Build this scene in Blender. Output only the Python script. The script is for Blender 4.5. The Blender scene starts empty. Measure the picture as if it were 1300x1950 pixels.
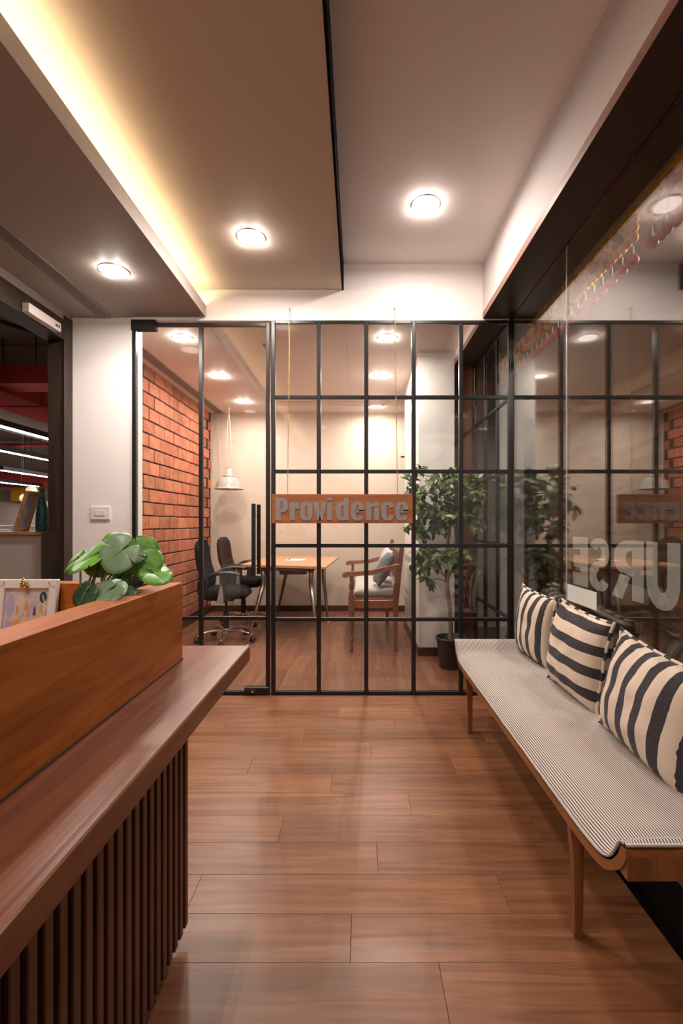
import bpy, bmesh, math, random
from mathutils import Vector, Matrix, noise
random.seed(7)
S = bpy.context.scene
COL = S.collection
PI = math.pi

# ------------------------------------------------------------------ camera, world, exposure
F, CX, CY, CH = 867.0, 681.0, 994.0, 1.2
cam_d = bpy.data.cameras.new('camera')
cam_d.sensor_fit = 'AUTO'; cam_d.sensor_width = 36
cam_d.lens = F / 1950 * 36
cam_d.shift_x = -(CX - 650) / 1950
cam_d.shift_y = (CY - 975) / 1950
cam_d.clip_start = 0.02; cam_d.clip_end = 100
cam = bpy.data.objects.new('camera', cam_d); COL.objects.link(cam)
cam.location = (0, 0, CH); cam.rotation_euler = (PI / 2, 0, 0)
S.camera = cam
W = bpy.data.worlds.new('world'); S.world = W; W.use_nodes = True
W.node_tree.nodes['Background'].inputs[0].default_value = (1, .86, .78, 1)
W.node_tree.nodes['Background'].inputs[1].default_value = 0.02
S.view_settings.view_transform = 'Standard'; S.view_settings.look = 'None'
S.view_settings.gamma = 1; S.view_settings.use_curve_mapping = False
S.view_settings.exposure = 0.25
S.cycles.caustics_reflective = False; S.cycles.caustics_refractive = False
S.cycles.transparent_max_bounces = 24; S.cycles.max_bounces = 9; S.cycles.diffuse_bounces = 5
S.cycles.sample_clamp_indirect = 6
LAMP = 1.1            # radiance of the round diffusers
SPOT = 10.0           # W of each of the four LED emitters in a downlight
LAMP_COL = (1, .865, .785)
COVE = 9.0
COVE_COL = (1, .76, .45)

D = 3.172             # the glazed partition's distance
XG = 1.065            # the side glass plane
def pt(px, py, Y): return Vector(((px - CX) * Y / F, Y, CH - (py - CY) * Y / F))

# ------------------------------------------------------------------ materials
def mat(name, col, rough=.5, metal=0., emis=None, estr=0, spec=.5, coat=0, sheen=0, bump=None, trans=0):
    m = bpy.data.materials.new(name); m.use_nodes = True
    b = m.node_tree.nodes['Principled BSDF']
    b.inputs['Base Color'].default_value = (*col, 1)
    b.inputs['Roughness'].default_value = rough
    b.inputs['Metallic'].default_value = metal
    b.inputs['Specular IOR Level'].default_value = spec
    b.inputs['Coat Weight'].default_value = coat
    b.inputs['Coat Roughness'].default_value = .25
    b.inputs['Sheen Weight'].default_value = sheen
    b.inputs['Transmission Weight'].default_value = trans
    if emis:
        b.inputs['Emission Color'].default_value = (*emis, 1); b.inputs['Emission Strength'].default_value = estr
    if bump:
        N = m.node_tree.nodes; L = m.node_tree.links
        t = N.new('ShaderNodeTexNoise'); t.inputs['Scale'].default_value = bump[0]; t.inputs['Detail'].default_value = 5
        tc = N.new('ShaderNodeTexCoord'); L.new(tc.outputs['Object'], t.inputs['Vector'])
        bp = N.new('ShaderNodeBump'); bp.inputs['Strength'].default_value = bump[1]; bp.inputs['Distance'].default_value = .01
        L.new(t.outputs['Fac'], bp.inputs['Height']); L.new(bp.outputs['Normal'], b.inputs['Normal'])
    return m
def varied(name, stops, scale=(1, 1, 1), nscale=6, rough=.5, rand=.0, hue=.0, bump=.15, distort=.4, spec=.5, coat=0, detail=6, fine=None, metal=0, roughvar=0):
    """Noise-driven colour between stops; object-random value shift for repeated pieces."""
    m = bpy.data.materials.new(name); m.use_nodes = True
    N = m.node_tree.nodes; L = m.node_tree.links; b = N['Principled BSDF']
    tc = N.new('ShaderNodeTexCoord'); mp = N.new('ShaderNodeMapping'); mp.inputs['Scale'].default_value = scale
    oi = N.new('ShaderNodeObjectInfo')
    L.new(tc.outputs['Object'], mp.inputs['Vector'])
    mul = N.new('ShaderNodeMath'); mul.operation = 'MULTIPLY'; mul.inputs[1].default_value = 37.
    L.new(oi.outputs['Random'], mul.inputs[0])
    cmb = N.new('ShaderNodeCombineXYZ')
    for i in range(3): L.new(mul.outputs[0], cmb.inputs[i])
    L.new(cmb.outputs[0], mp.inputs['Location'])
    n = N.new('ShaderNodeTexNoise'); n.inputs['Scale'].default_value = nscale; n.inputs['Detail'].default_value = detail
    n.inputs['Distortion'].default_value = distort; n.inputs['Roughness'].default_value = .6
    L.new(mp.outputs[0], n.inputs['Vector'])
    r = N.new('ShaderNodeValToRGB'); cr = r.color_ramp
    cr.elements[0].position = stops[0][0]; cr.elements[0].color = (*stops[0][1], 1)
    cr.elements[1].position = stops[-1][0]; cr.elements[1].color = (*stops[-1][1], 1)
    for p, c in stops[1:-1]:
        e = cr.elements.new(p); e.color = (*c, 1)
    L.new(n.outputs['Fac'], r.inputs['Fac']); out = r.outputs['Color']
    if rand:
        hs = N.new('ShaderNodeHueSaturation')
        mr = N.new('ShaderNodeMapRange'); mr.inputs['To Min'].default_value = 1 - rand; mr.inputs['To Max'].default_value = 1 + rand
        L.new(oi.outputs['Random'], mr.inputs['Value']); L.new(mr.outputs[0], hs.inputs['Value'])
        if hue:
            m2 = N.new('ShaderNodeMath'); m2.operation = 'FRACT'
            m3 = N.new('ShaderNodeMath'); m3.operation = 'MULTIPLY'; m3.inputs[1].default_value = 7.31
            L.new(oi.outputs['Random'], m3.inputs[0]); L.new(m3.outputs[0], m2.inputs[0])
            m4 = N.new('ShaderNodeMapRange'); m4.inputs['To Min'].default_value = .5 - hue; m4.inputs['To Max'].default_value = .5 + hue
            L.new(m2.outputs[0], m4.inputs['Value']); L.new(m4.outputs[0], hs.inputs['Hue'])
        L.new(out, hs.inputs['Color']); out = hs.outputs['Color']
    L.new(out, b.inputs['Base Color'])
    b.inputs['Roughness'].default_value = rough; b.inputs['Specular IOR Level'].default_value = spec
    b.inputs['Coat Weight'].default_value = coat; b.inputs['Coat Roughness'].default_value = .2; b.inputs['Metallic'].default_value = metal
    if roughvar:
        big = N.new('ShaderNodeTexNoise'); big.inputs['Scale'].default_value = 2.2; big.inputs['Detail'].default_value = 4
        L.new(tc.outputs['Object'], big.inputs['Vector'])
        mr3 = N.new('ShaderNodeMapRange'); mr3.inputs['To Min'].default_value = rough - roughvar; mr3.inputs['To Max'].default_value = rough + roughvar
        L.new(big.outputs['Fac'], mr3.inputs['Value']); L.new(mr3.outputs[0], b.inputs['Roughness'])
    if bump:
        bp = N.new('ShaderNodeBump'); bp.inputs['Strength'].default_value = bump; bp.inputs['Distance'].default_value = .004
        L.new(n.outputs['Fac'], bp.inputs['Height']); L.new(bp.outputs['Normal'], b.inputs['Normal'])
    return m
def glass_mat(name, tint=(.97, .985, .975), boost=1.0):
    m = bpy.data.materials.new(name); m.use_nodes = True
    N = m.node_tree.nodes; L = m.node_tree.links; N.clear()
    out = N.new('ShaderNodeOutputMaterial'); mix = N.new('ShaderNodeMixShader')
    tr = N.new('ShaderNodeBsdfTransparent'); tr.inputs[0].default_value = (*tint, 1)
    gl = N.new('ShaderNodeBsdfGlossy'); gl.inputs['Roughness'].default_value = 0.0; gl.inputs[0].default_value = (1, 1, 1, 1)
    geo = N.new('ShaderNodeNewGeometry'); mr = N.new('ShaderNodeMapRange')
    ior = 1.52 * boost
    mr.inputs['To Min'].default_value = ior; mr.inputs['To Max'].default_value = 1 / ior
    L.new(geo.outputs['Backfacing'], mr.inputs['Value'])
    fr = N.new('ShaderNodeFresnel'); L.new(mr.outputs[0], fr.inputs['IOR'])
    L.new(fr.outputs[0], mix.inputs[0]); L.new(tr.outputs[0], mix.inputs[1]); L.new(gl.outputs[0], mix.inputs[2])
    L.new(mix.outputs[0], out.inputs[0])
    return m
def stripe_mat(name, dark, light, period, duty, axis=0, coord='UV', weave=True, waver=.0):
    m = bpy.data.materials.new(name); m.use_nodes = True
    N = m.node_tree.nodes; L = m.node_tree.links; b = N['Principled BSDF']
    tc = N.new('ShaderNodeTexCoord'); sp = N.new('ShaderNodeSeparateXYZ'); L.new(tc.outputs[coord], sp.inputs[0])
    src = sp.outputs[axis]
    nz = N.new('ShaderNodeTexNoise'); nz.inputs['Scale'].default_value = 9; L.new(tc.outputs[coord], nz.inputs['Vector'])
    wv = N.new('ShaderNodeMath'); wv.operation = 'MULTIPLY_ADD'; wv.inputs[1].default_value = waver
    L.new(nz.outputs['Fac'], wv.inputs[0]); L.new(src, wv.inputs[2])
    dv = N.new('ShaderNodeMath'); dv.operation = 'DIVIDE'; dv.inputs[1].default_value = period; L.new(wv.outputs[0], dv.inputs[0])
    fr = N.new('ShaderNodeMath'); fr.operation = 'FRACT'; L.new(dv.outputs[0], fr.inputs[0])
    cp = N.new('ShaderNodeMath'); cp.operation = 'LESS_THAN'; cp.inputs[1].default_value = duty; L.new(fr.outputs[0], cp.inputs[0])
    n2 = N.new('ShaderNodeTexNoise'); n2.inputs['Scale'].default_value = 60; n2.inputs['Detail'].default_value = 6
    mp = N.new('ShaderNodeMapping'); mp.inputs['Scale'].default_value = (8, 1, 1) if axis else (1, 8, 1)
    L.new(tc.outputs[coord], mp.inputs[0]); L.new(mp.outputs[0], n2.inputs['Vector'])
    r = N.new('ShaderNodeValToRGB'); r.color_ramp.elements[0].position = .35; r.color_ramp.elements[1].position = .7
    r.color_ramp.elements[0].color = (*[c * (.7 if weave else 1) for c in dark], 1); r.color_ramp.elements[1].color = (*[c * (1.7 if weave else 1) for c in dark], 1)
    L.new(n2.outputs['Fac'], r.inputs[0])
    mx = N.new('ShaderNodeMix'); mx.data_type = 'RGBA'; L.new(cp.outputs[0], mx.inputs['Factor'])
    mx.inputs['A'].default_value = (*light, 1); L.new(r.outputs[0], mx.inputs['B'])
    L.new(mx.outputs['Result'], b.inputs['Base Color'])
    b.inputs['Roughness'].default_value = .95; b.inputs['Specular IOR Level'].default_value = .1; b.inputs['Sheen Weight'].default_value = .1
    bp = N.new('ShaderNodeBump'); bp.inputs['Strength'].default_value = .25; bp.inputs['Distance'].default_value = .002
    L.new(n2.outputs['Fac'], bp.inputs['Height']); L.new(bp.outputs['Normal'], b.inputs['Normal'])
    return m
def wood(name, dark, mid, light, axis, rough=.4, rand=.0, stretch=14, nscale=2.2, coat=0., bump=.08, roughvar=0, spec=.5):
    sc = [stretch] * 3; sc[axis] = .9
    return varied(name, [(.30, dark), (.5, mid), (.68, light)], tuple(sc), nscale, rough, rand, 0, bump, 1.2, spec, coat, roughvar=roughvar)

M = {}
M['paint'] = mat('white_paint', (.86, .82, .79), .6, bump=(60, .03))
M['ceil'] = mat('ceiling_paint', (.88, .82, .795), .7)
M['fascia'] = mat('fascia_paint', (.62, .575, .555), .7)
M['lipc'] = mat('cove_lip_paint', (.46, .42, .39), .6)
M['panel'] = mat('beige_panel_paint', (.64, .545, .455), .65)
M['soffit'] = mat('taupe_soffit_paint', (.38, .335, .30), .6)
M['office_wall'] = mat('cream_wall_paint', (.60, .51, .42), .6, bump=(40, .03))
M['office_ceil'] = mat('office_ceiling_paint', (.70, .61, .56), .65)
M['column'] = mat('column_paint', (.78, .745, .71), .5, bump=(30, .04))
M['black'] = mat('black_steel', (.012, .011, .011), .35, spec=.5)
M['blackm'] = mat('black_matte', (.012, .011, .010), .8)
M['glass'] = glass_mat('clear_glass')
M['sideglass'] = glass_mat('dark_side_glass', (.90, .91, .90), 1.33)
M['edge'] = mat('glass_edge', (.55, .62, .55), .15, spec=.8)
M['frost'] = mat('frosted_vinyl', (.60, .62, .57), .5)
M['frost2'] = mat('white_vinyl', (.74, .77, .72), .4)
M['floor'] = wood('floor_planks', (.135, .050, .021), (.215, .084, .036), (.285, .120, .052), 0, .36, .11, 16, 1.7, .0, .03, .1)
M['floor2'] = wood('office_floor_planks', (.13, .053, .030), (.195, .082, .046), (.255, .112, .064), 1, .36, .11, 16, 1.7, .0, .04, .1)
M['joint'] = mat('floor_joint', (.09, .038, .022), .8)
M['gap'] = mat('black_edge_matte', (.003, .003, .003), .95, spec=.1)  # near-black colour for the side edge of the dropped panel
M['granite'] = mat('black_granite', (.006, .006, .006), .15)
M['desk'] = wood('desk_veneer', (.22, .058, .008), (.37, .102, .013), (.48, .150, .024), 1, .42, 0, 11, 1.7, .0, .05, spec=.3)
M['deskx'] = wood('desk_veneer_cross', (.23, .060, .009), (.37, .104, .014), (.47, .15, .025), 0, .42, 0, 11, 1.7, .0, .05, spec=.3)
M['ledge'] = wood('ledge_wood', (.08, .023, .010), (.14, .043, .018), (.20, .068, .030), 1, .30, 0, 16, 1.6, .35, .15, .06)
M['slat'] = wood('slat_wood', (.055, .017, .007), (.09, .029, .012), (.125, .042, .018), 2, .45, .1, 12, 2)
M['darkwood'] = wood('dark_walnut', (.018, .007, .004), (.032, .012, .006), (.048, .018, .009), 1, .38, 0, 8, 1.5)
M['jamb'] = wood('jamb_wood', (.022, .013, .009), (.036, .021, .015), (.055, .034, .025), 2, .4, 0, 8, 2)
M['lip'] = wood('edge_lipping', (.20, .10, .06), (.30, .15, .10), (.38, .21, .15), 1, .5)
M['redwood'] = wood('red_brown_panel', (.07, .024, .011), (.11, .038, .018), (.16, .058, .028), 2, .4, 0, 8, 1.6)
M['bench'] = wood('bench_teak', (.17, .060, .016), (.27, .10, .027), (.35, .145, .045), 1, .38, 0, 12, 2.2, .1)
M['benchz'] = wood('bench_leg_teak', (.14, .050, .015), (.22, .080, .024), (.30, .12, .04), 2, .38, 0, 12, 2.2, .1)
M['settee'] = wood('settee_wood', (.13, .040, .015), (.20, .065, .025), (.26, .090, .038), 2, .3, 0, 9, 2, .2)
M['settee_y'] = wood('settee_wood_long', (.17, .050, .020), (.25, .078, .032), (.31, .105, .048), 0, .3, 0, 9, 2, .2)
M['table'] = wood('table_laminate', (.42, .22, .115), (.50, .27, .145), (.56, .31, .175), 0, .35, 0, 7, 1.5)
M['sign'] = wood('sign_wood', (.27, .085, .026), (.36, .118, .038), (.44, .155, .052), 0, .5, 0, 10, 1.6)
M['grey'] = mat('grey_lettering', (.27, .25, .245), .5)
M['brass'] = mat('brass', (.52, .38, .16), .35, 1)
M['gold'] = mat('polished_gold', (.75, .55, .22), .22, 1)
M['chrome'] = mat('chrome', (.72, .66, .60), .14, 1)
M['steel'] = mat('brushed_steel', (.42, .36, .31), .3, 1)
M['brick'] = varied('red_brick', [(.25, (.30, .095, .055)), (.5, (.42, .150, .085)), (.75, (.52, .21, .125))], (1, 1, 1), 9, .8, .22, .008, .35, .5, .25)
M['mortar'] = mat('dark_mortar', (.035, .027, .022), .95)
M['grout'] = mat('pale_grout', (.30, .24, .20), .95)
M['mesh'] = mat('black_chair_fabric', (.011, .010, .010), .95, spec=.2, bump=(300, .3))
M['plastic'] = mat('black_plastic', (.018, .017, .017), .45)
M['greyplastic'] = mat('grey_plastic', (.26, .23, .21), .4)
M['white'] = mat('white_plastic', (.78, .74, .70), .35)
M['closer'] = mat('door_closer_enamel', (.62, .56, .53), .35)
M['pot'] = mat('black_pot', (.013, .012, .012), .45)
M['soil'] = mat('soil', (.03, .02, .014), .95, bump=(80, .6))
M['bark'] = varied('bark', [(.3, (.16, .10, .06)), (.7, (.34, .25, .17))], (1, 1, .2), 30, .8)
M['stem'] = mat('leaf_stalk', (.16, .22, .05), .5)
M['leafa'] = varied('monstera_leaf_green', [(.3, (.075, .25, .020)), (.7, (.15, .42, .04))], (1, 1, 1), 8, .32, .15, .0, .1)
M['leafb'] = varied('monstera_leaf_grey_green', [(.3, (.12, .22, .12)), (.7, (.22, .34, .20))], (1, 1, 1), 8, .35, .15, 0, .1)
M['leafc'] = varied('monstera_leaf_dark', [(.3, (.03, .075, .035)), (.7, (.07, .14, .07))], (1, 1, 1), 8, .3, .15, 0, .1)
M['vein'] = mat('leaf_vein', (.20, .34, .14), .4)
M['fig1'] = varied('fig_leaf', [(.3, (.045, .085, .020)), (.7, (.10, .17, .050))], (1, 1, 1), 20, .42, .45, .01, 0)
M['fig2'] = varied('fig_leaf_light', [(.3, (.10, .18, .045)), (.7, (.24, .34, .11))], (1, 1, 1), 20, .45, .3, .01, 0)
M['cushion'] = stripe_mat('fine_ticking', (.12, .095, .085), (.70, .65, .60), .0072, .5, 0, weave=False)
M['pilv'] = stripe_mat('bold_stripe_vertical', (.050, .047, .052), (.74, .62, .50), .078, .46, 0, waver=.010)
M['pilh'] = stripe_mat('bold_stripe_horizontal', (.050, .047, .052), (.74, .62, .50), .092, .46, 1, waver=.010)
M['piping'] = stripe_mat('striped_piping', (.050, .047, .052), (.74, .64, .54), .085, .4, 1)
M['welt'] = stripe_mat('cushion_welt', (.13, .11, .10), (.74, .68, .64), .0075, .45, 0, weave=False)
M['seatpad'] = mat('grey_linen', (.44, .41, .37), .95, sheen=.2, bump=(200, .1))
M['pil_light'] = varied('pale_blue_grey_cotton', [(.35, (.30, .31, .33)), (.65, (.52, .52, .53))], (1, 1, 1), 14, .95, 0, 0, .1)
M['pil_slate'] = varied('slate_cotton', [(.35, (.06, .07, .08)), (.65, (.13, .145, .155))], (1, 1, 1), 18, .95, 0, 0, .1)
M['lampgrey'] = mat('grey_enamel', (.40, .37, .34), .25, spec=.6)
M['yellow'] = varied('marigold_yellow', [(.35, (.55, .27, .002)), (.65, (.85, .50, .006))], (1, 1, 1), 60, .8, .12)
M['maroon'] = varied('marigold_maroon', [(.35, (.20, .003, .006)), (.65, (.36, .008, .015))], (1, 1, 1), 60, .8, .12)
M['redfl'] = varied('red_flower', [(.35, (.40, .012, .03)), (.65, (.68, .045, .07))], (1, 1, 1), 60, .7, .12)
M['garleaf'] = mat('garland_leaf', (.03, .10, .04), .5)
M['thread'] = mat('white_thread', (.7, .66, .6), .8)
M['lamp'] = mat('lit_diffuser', (1, 1, 1), .5, emis=LAMP_COL, estr=LAMP)
M['ring'] = mat('lamp_trim', (.80, .77, .74), .4)
M['cove'] = mat('cove_led', (1, 1, 1), .5, emis=COVE_COL, estr=COVE * 2.8)
M['linear'] = mat('linear_led', (1, 1, 1), .5, emis=(1, .86, .80), estr=34)
M['duct'] = mat('red_duct', (.34, .035, .030), .8, spec=.2)
M['ductgrey'] = mat('grey_beam', (.30, .265, .235), .7)
M['slab'] = mat('dark_slab', (.30, .23, .19), .9)
M['workwall'] = mat('work_wall', (.5, .41, .35), .8)
M['lowwall'] = mat('low_wall_laminate', (.52, .44, .39), .5)
M['oak'] = wood('oak_ledge', (.30, .15, .06), (.42, .22, .09), (.5, .28, .12), 0, .45)
M['mustard'] = mat('mustard_panel', (.42, .20, .008), .6)
M['deskgrey'] = mat('desk_screen', (.30, .29, .29), .5)
M['paper'] = mat('paper_globe', (.8, .6, .4), .8, emis=(1, .66, .38), estr=.35)
M['teal'] = varied('teal_foil_bottle', [(.4, (.004, .045, .060)), (.62, (.02, .14, .16)), (.75, (.35, .55, .55))], (1, 1, 1), 55, .18, 0, 0, .9, 2.0)
M['frame_white'] = mat('white_frame', (.78, .72, .68), .45)
M['printbg'] = varied('print_sky', [(.3, (.34, .32, .46)), (.5, (.62, .52, .52)), (.7, (.80, .62, .45))], (1, 1, 1), 9, .5, 0, 0, 0)
M['ochre'] = mat('print_ochre', (.70, .34, .04), .5)
M['peach'] = mat('print_peach', (.75, .46, .28), .5)
M['plum'] = mat('print_plum', (.08, .05, .11), .5)
M['lilac'] = mat('print_lilac', (.42, .38, .55), .5)
M['dkgreen'] = mat('print_green', (.03, .07, .06), .5)
M['notepaper'] = mat('paper', (.80, .77, .72), .6)
M['rough_stone'] = varied('rough_brown_cladding', [(.3, (.05, .030, .018)), (.5, (.13, .085, .055)), (.7, (.20, .135, .09))], (1, .45, 3.2), 2.6, .85, 0, 0, 1., .9, .2, 0, 9)
M['groove'] = mat('grille_dark', (.02, .017, .015), .8)
M['grille'] = mat('grille_paint', (.34, .30, .27), .5)

# ------------------------------------------------------------------ mesh helpers
def finish(name, bm, m, parent=None, smooth=False, loc=None, kind=None, recalc=True):
    if recalc: bmesh.ops.recalc_face_normals(bm, faces=bm.faces[:])
    me = bpy.data.meshes.new(name); bm.to_mesh(me); bm.free()
    ms = m if isinstance(m, (list, tuple)) else [m]
    for k in ms: me.materials.append(M[k] if isinstance(k, str) else k)
    if smooth:
        for p in me.polygons: p.use_smooth = True
    o = bpy.data.objects.new(name, me); COL.objects.link(o)
    if parent: o.parent = parent
    if loc is not None: o.location = loc
    if kind: o['kind'] = kind
    return o
def nb(): return bmesh.new()
def bx(bm, x0, x1, y0, y1, z0, z1, bev=0, mi=0):
    v = [bm.verts.new((x, y, z)) for x in (x0, x1) for y in (y0, y1) for z in (z0, z1)]
    fs = [bm.faces.new([v[i] for i in q]) for q in ((0, 1, 3, 2), (4, 6, 7, 5), (0, 4, 5, 1), (2, 3, 7, 6), (0, 2, 6, 4), (1, 5, 7, 3))]
    for f in fs: f.material_index = mi
    if bev:
        es = list({e for f in fs for e in f.edges})
        bmesh.ops.bevel(bm, geom=es, offset=bev, segments=1, affect='EDGES')
    return bm
def box(name, m, x0, x1, y0, y1, z0, z1, parent=None, bev=0, kind=None):
    return finish(name, bx(nb(), x0, x1, y0, y1, z0, z1, bev), m, parent, kind=kind)
def tube(bm, pts, r, n=8, cap=True, closed=False, mi=0, uv=None):
    pts = [Vector(p) for p in pts]; k = len(pts)
    rs = r if isinstance(r, (list, tuple)) else [r] * k
    t0 = (pts[1] - pts[0]).normalized()
    up = Vector((0, 0, 1)) if abs(t0.z) < .9 else Vector((1, 0, 0))
    nrm = t0.cross(up).normalized(); rings = []
    acc = 0.
    for i, p in enumerate(pts):
        if closed: t = (pts[(i + 1) % k] - pts[i - 1]).normalized()
        elif i == 0: t = (pts[1] - pts[0]).normalized()
        elif i == k - 1: t = (pts[-1] - pts[-2]).normalized()
        else: t = ((pts[i + 1] - p).normalized() + (p - pts[i - 1]).normalized()).normalized()
        nrm = (nrm - t * nrm.dot(t))
        if nrm.length < 1e-6: nrm = t.orthogonal()
        nrm.normalize(); b = t.cross(nrm)
        rings.append([bm.verts.new(p + (nrm * math.cos(a) + b * math.sin(a)) * rs[i]) for a in [2 * PI * j / n for j in range(n)]])
    fs = []
    for i in range(k if closed else k - 1):
        a, b2 = rings[i], rings[(i + 1) % k]
        for j in range(n):
            f = bm.faces.new((a[j], a[(j + 1) % n], b2[(j + 1) % n], b2[j])); f.smooth = True; f.material_index = mi; fs.append(f)
            if uv is not None:
                L = (pts[(i + 1) % k] - pts[i]).length
                for li, (u, v) in zip(f.loops, ((j, acc), (j + 1, acc), (j + 1, acc + L), (j, acc + L))): li[uv].uv = (u / n * .05, v)
        acc += (pts[(i + 1) % k] - pts[i]).length
    if cap and not closed:
        for rg in (rings[0], rings[-1]):
            f = bm.faces.new(rg); f.material_index = mi
    return rings
def lathe(bm, prof, n=24, c=(0, 0, 0), mi=0, cap=False):
    rings = []
    for r, z in prof:
        if r < 1e-5: rings.append([bm.verts.new((c[0], c[1], c[2] + z))])
        else: rings.append([bm.verts.new((c[0] + r * math.cos(2 * PI * j / n), c[1] + r * math.sin(2 * PI * j / n), c[2] + z)) for j in range(n)])
    for a, b in zip(rings[:-1], rings[1:]):
        for j in range(n):
            A = [a[0], a[0]] if len(a) == 1 else [a[j], a[(j + 1) % n]]
            B = [b[0], b[0]] if len(b) == 1 else [b[j], b[(j + 1) % n]]
            vs = [A[0], A[1], B[1], B[0]]; u = []
            for v in vs:
                if v not in u: u.append(v)
            if len(u) > 2:
                f = bm.faces.new(u); f.smooth = True; f.material_index = mi
    return bm
def prism(bm, poly, axis, a0, a1, mi=0):
    """extrude a 2D polygon (list of pairs) along an axis. axis 0: pairs are (y,z); 1: (x,z); 2: (x,y)"""
    def mk(p, a):
        return {0: (a, p[0], p[1]), 1: (p[0], a, p[1]), 2: (p[0], p[1], a)}[axis]
    A = [bm.verts.new(mk(p, a0)) for p in poly]; B = [bm.verts.new(mk(p, a1)) for p in poly]
    n = len(poly)
    fs = [bm.faces.new(A), bm.faces.new(B[::-1])]
    for i in range(n): fs.append(bm.faces.new((A[i], B[i], B[(i + 1) % n], A[(i + 1) % n])))
    for f in fs: f.material_index = mi
    return fs
def empty(name, loc=(0, 0, 0), rz=0, label=None, cat=None, group=None, kind=None, parent=None):
    o = bpy.data.objects.new(name, None); COL.objects.link(o); o.location = loc; o.rotation_euler = (0, 0, rz)
    o.empty_display_size = .05
    if parent: o.parent = parent
    return tag(o, label, cat, group, kind)
def tag(o, label=None, cat=None, group=None, kind=None):
    if label: o['label'] = label
    if cat: o['category'] = cat
    if group: o['group'] = group
    if kind: o['kind'] = kind
    return o
def struct(name, m, *b, label=None, bev=0):
    o = box(name, m, *b, bev=bev, kind='structure')
    if label: o['label'] = label; 
    return o
def dup(o, parent=None, loc=None):
    c = o.copy(); COL.objects.link(c)
    if parent is not None: c.parent = parent
    if loc is not None: c.location = loc
    for ch in list(o.children): dup(ch, c)
    return c
def smooth_path(pts, per=6):
    pts = [Vector(p) for p in pts]; out = []
    for i in range(len(pts) - 1):
        p0 = pts[max(i - 1, 0)]; p1 = pts[i]; p2 = pts[i + 1]; p3 = pts[min(i + 2, len(pts) - 1)]
        for k in range(per):
            t = k / per
            out.append(.5 * ((2 * p1) + (p2 - p0) * t + (2 * p0 - 5 * p1 + 4 * p2 - p3) * t * t + (3 * p1 - p0 - 3 * p2 + p3) * t ** 3))
    out.append(pts[-1]); return out

# ================================================================== SETTING
def K(o, label):
    o['kind'] = 'structure'; o['label'] = label; return o
ZC, ZP, ZS, ZB = 2.997, 2.817, 2.623, 2.613      # ceiling, panel, left soffit, right soffit
# --- floor with planks
floor = struct('floor', 'joint', -2.3, 3.9, -2.4, 6.2, -.06, -.004, label='brown wood plank floor of the reception and the office behind the glass')
proto = {}
def plank(w, l, axis, x, y, m):
    key = (round(w, 3), round(l, 3), axis)
    if key not in proto:
        bm = nb()
        if axis == 0: bx(bm, -l / 2 + .0004, l / 2 - .0004, -w / 2 + .0004, w / 2 - .0004, -.004, 0, .0006)
        else: bx(bm, -w / 2 + .0004, w / 2 - .0004, -l / 2 + .0004, l / 2 - .0004, -.004, 0, .0006)
        me = bpy.data.meshes.new('plank'); bmesh.ops.recalc_face_normals(bm, faces=bm.faces[:]); bm.to_mesh(me); bm.free(); me.materials.append(M[m]); proto[key] = me
    o = bpy.data.objects.new('plank', proto[key]); COL.objects.link(o); o.parent = floor; o.location = (x, y, 0)
PW = .155
y = 1.24 - PW * 4
row = 0
while y < D - .03:
    w = min(PW, D - .02 - y)
    off = [.47, .07, -.30, .22, -.12][row % 5]
    if abs(y - 1.395) < .02: off = .471
    if abs(y - 1.24) < .02: off = -.02 + .0
    edges = sorted([e for e in [off + k * 1.0 for k in range(-4, 4)] if -2.25 < e < .887])
    edges = [-2.25] + edges + [.887]
    for a, b in zip(edges[:-1], edges[1:]):
        if b - a > .02: plank(w, b - a, 0, (a + b) / 2, y + w / 2, 'floor')
    y += PW; row += 1
x = -1.96; col = 0
while x < XG - .01:
    w = min(PW, XG - x)
    off = D + [.3, .75, .1, .55, .9][col % 5]
    edges = [D + .02] + [e for e in [off + k for k in range(4)] if e < 6.1] + [6.12]
    for a, b in zip(edges[:-1], edges[1:]):
        if b - a > .02: plank(w, b - a, 1, x + w / 2, (a + b) / 2, 'floor2')
    x += PW; col += 1
K(box('trim_1', 'granite', .889, 3.8, -2.4, D - .02, -.004, .001), 'black granite floor strip along the side glass')
K(box('floor_rear', 'floor', -2.25, .887, -2.4, .615, -.004, -.0005), 'wood floor behind the camera')
# --- reception ceiling
struct('ceiling', 'ceil', -2.3, .869, -2.4, 3.19, ZC, ZC + .1, label='high off-white ceiling of the reception')
K(box('wall_near', 'paint', -2.3, 4, -2.5, -2.4, 0, 3.1), 'white wall behind the camera')
# dropped beige panel with black side edge
pn = empty('ceiling_panel', (0, 0, 0), kind='structure', label='dropped beige ceiling panel washed by warm cove light')
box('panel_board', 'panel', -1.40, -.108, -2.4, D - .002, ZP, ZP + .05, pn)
o = box('side_edge', 'gap', -.110, -.098, -2.4, D - .002, ZP - .003, ZC - .001, pn); o['label'] = 'black side edge'
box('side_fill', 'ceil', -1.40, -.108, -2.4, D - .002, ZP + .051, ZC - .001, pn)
# left soffit
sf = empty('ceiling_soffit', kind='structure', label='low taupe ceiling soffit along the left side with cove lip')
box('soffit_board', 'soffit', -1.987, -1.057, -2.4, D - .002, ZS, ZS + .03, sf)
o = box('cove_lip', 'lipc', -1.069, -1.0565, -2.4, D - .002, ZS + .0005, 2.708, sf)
tag(box('cove_light_strip', 'cove', -1.12, -1.10, -2.35, D - .05, 2.682, 2.694), 'hidden warm LED strip lying in the cove of the left soffit', 'light strip')
box('cove_floor', 'paint', -1.42, -1.07, -2.4, D - .002, 2.655, 2.672, sf)
box('cove_back', 'paint', -1.42, -1.40, -2.4, D - .002, 2.672, ZP, sf)
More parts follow.
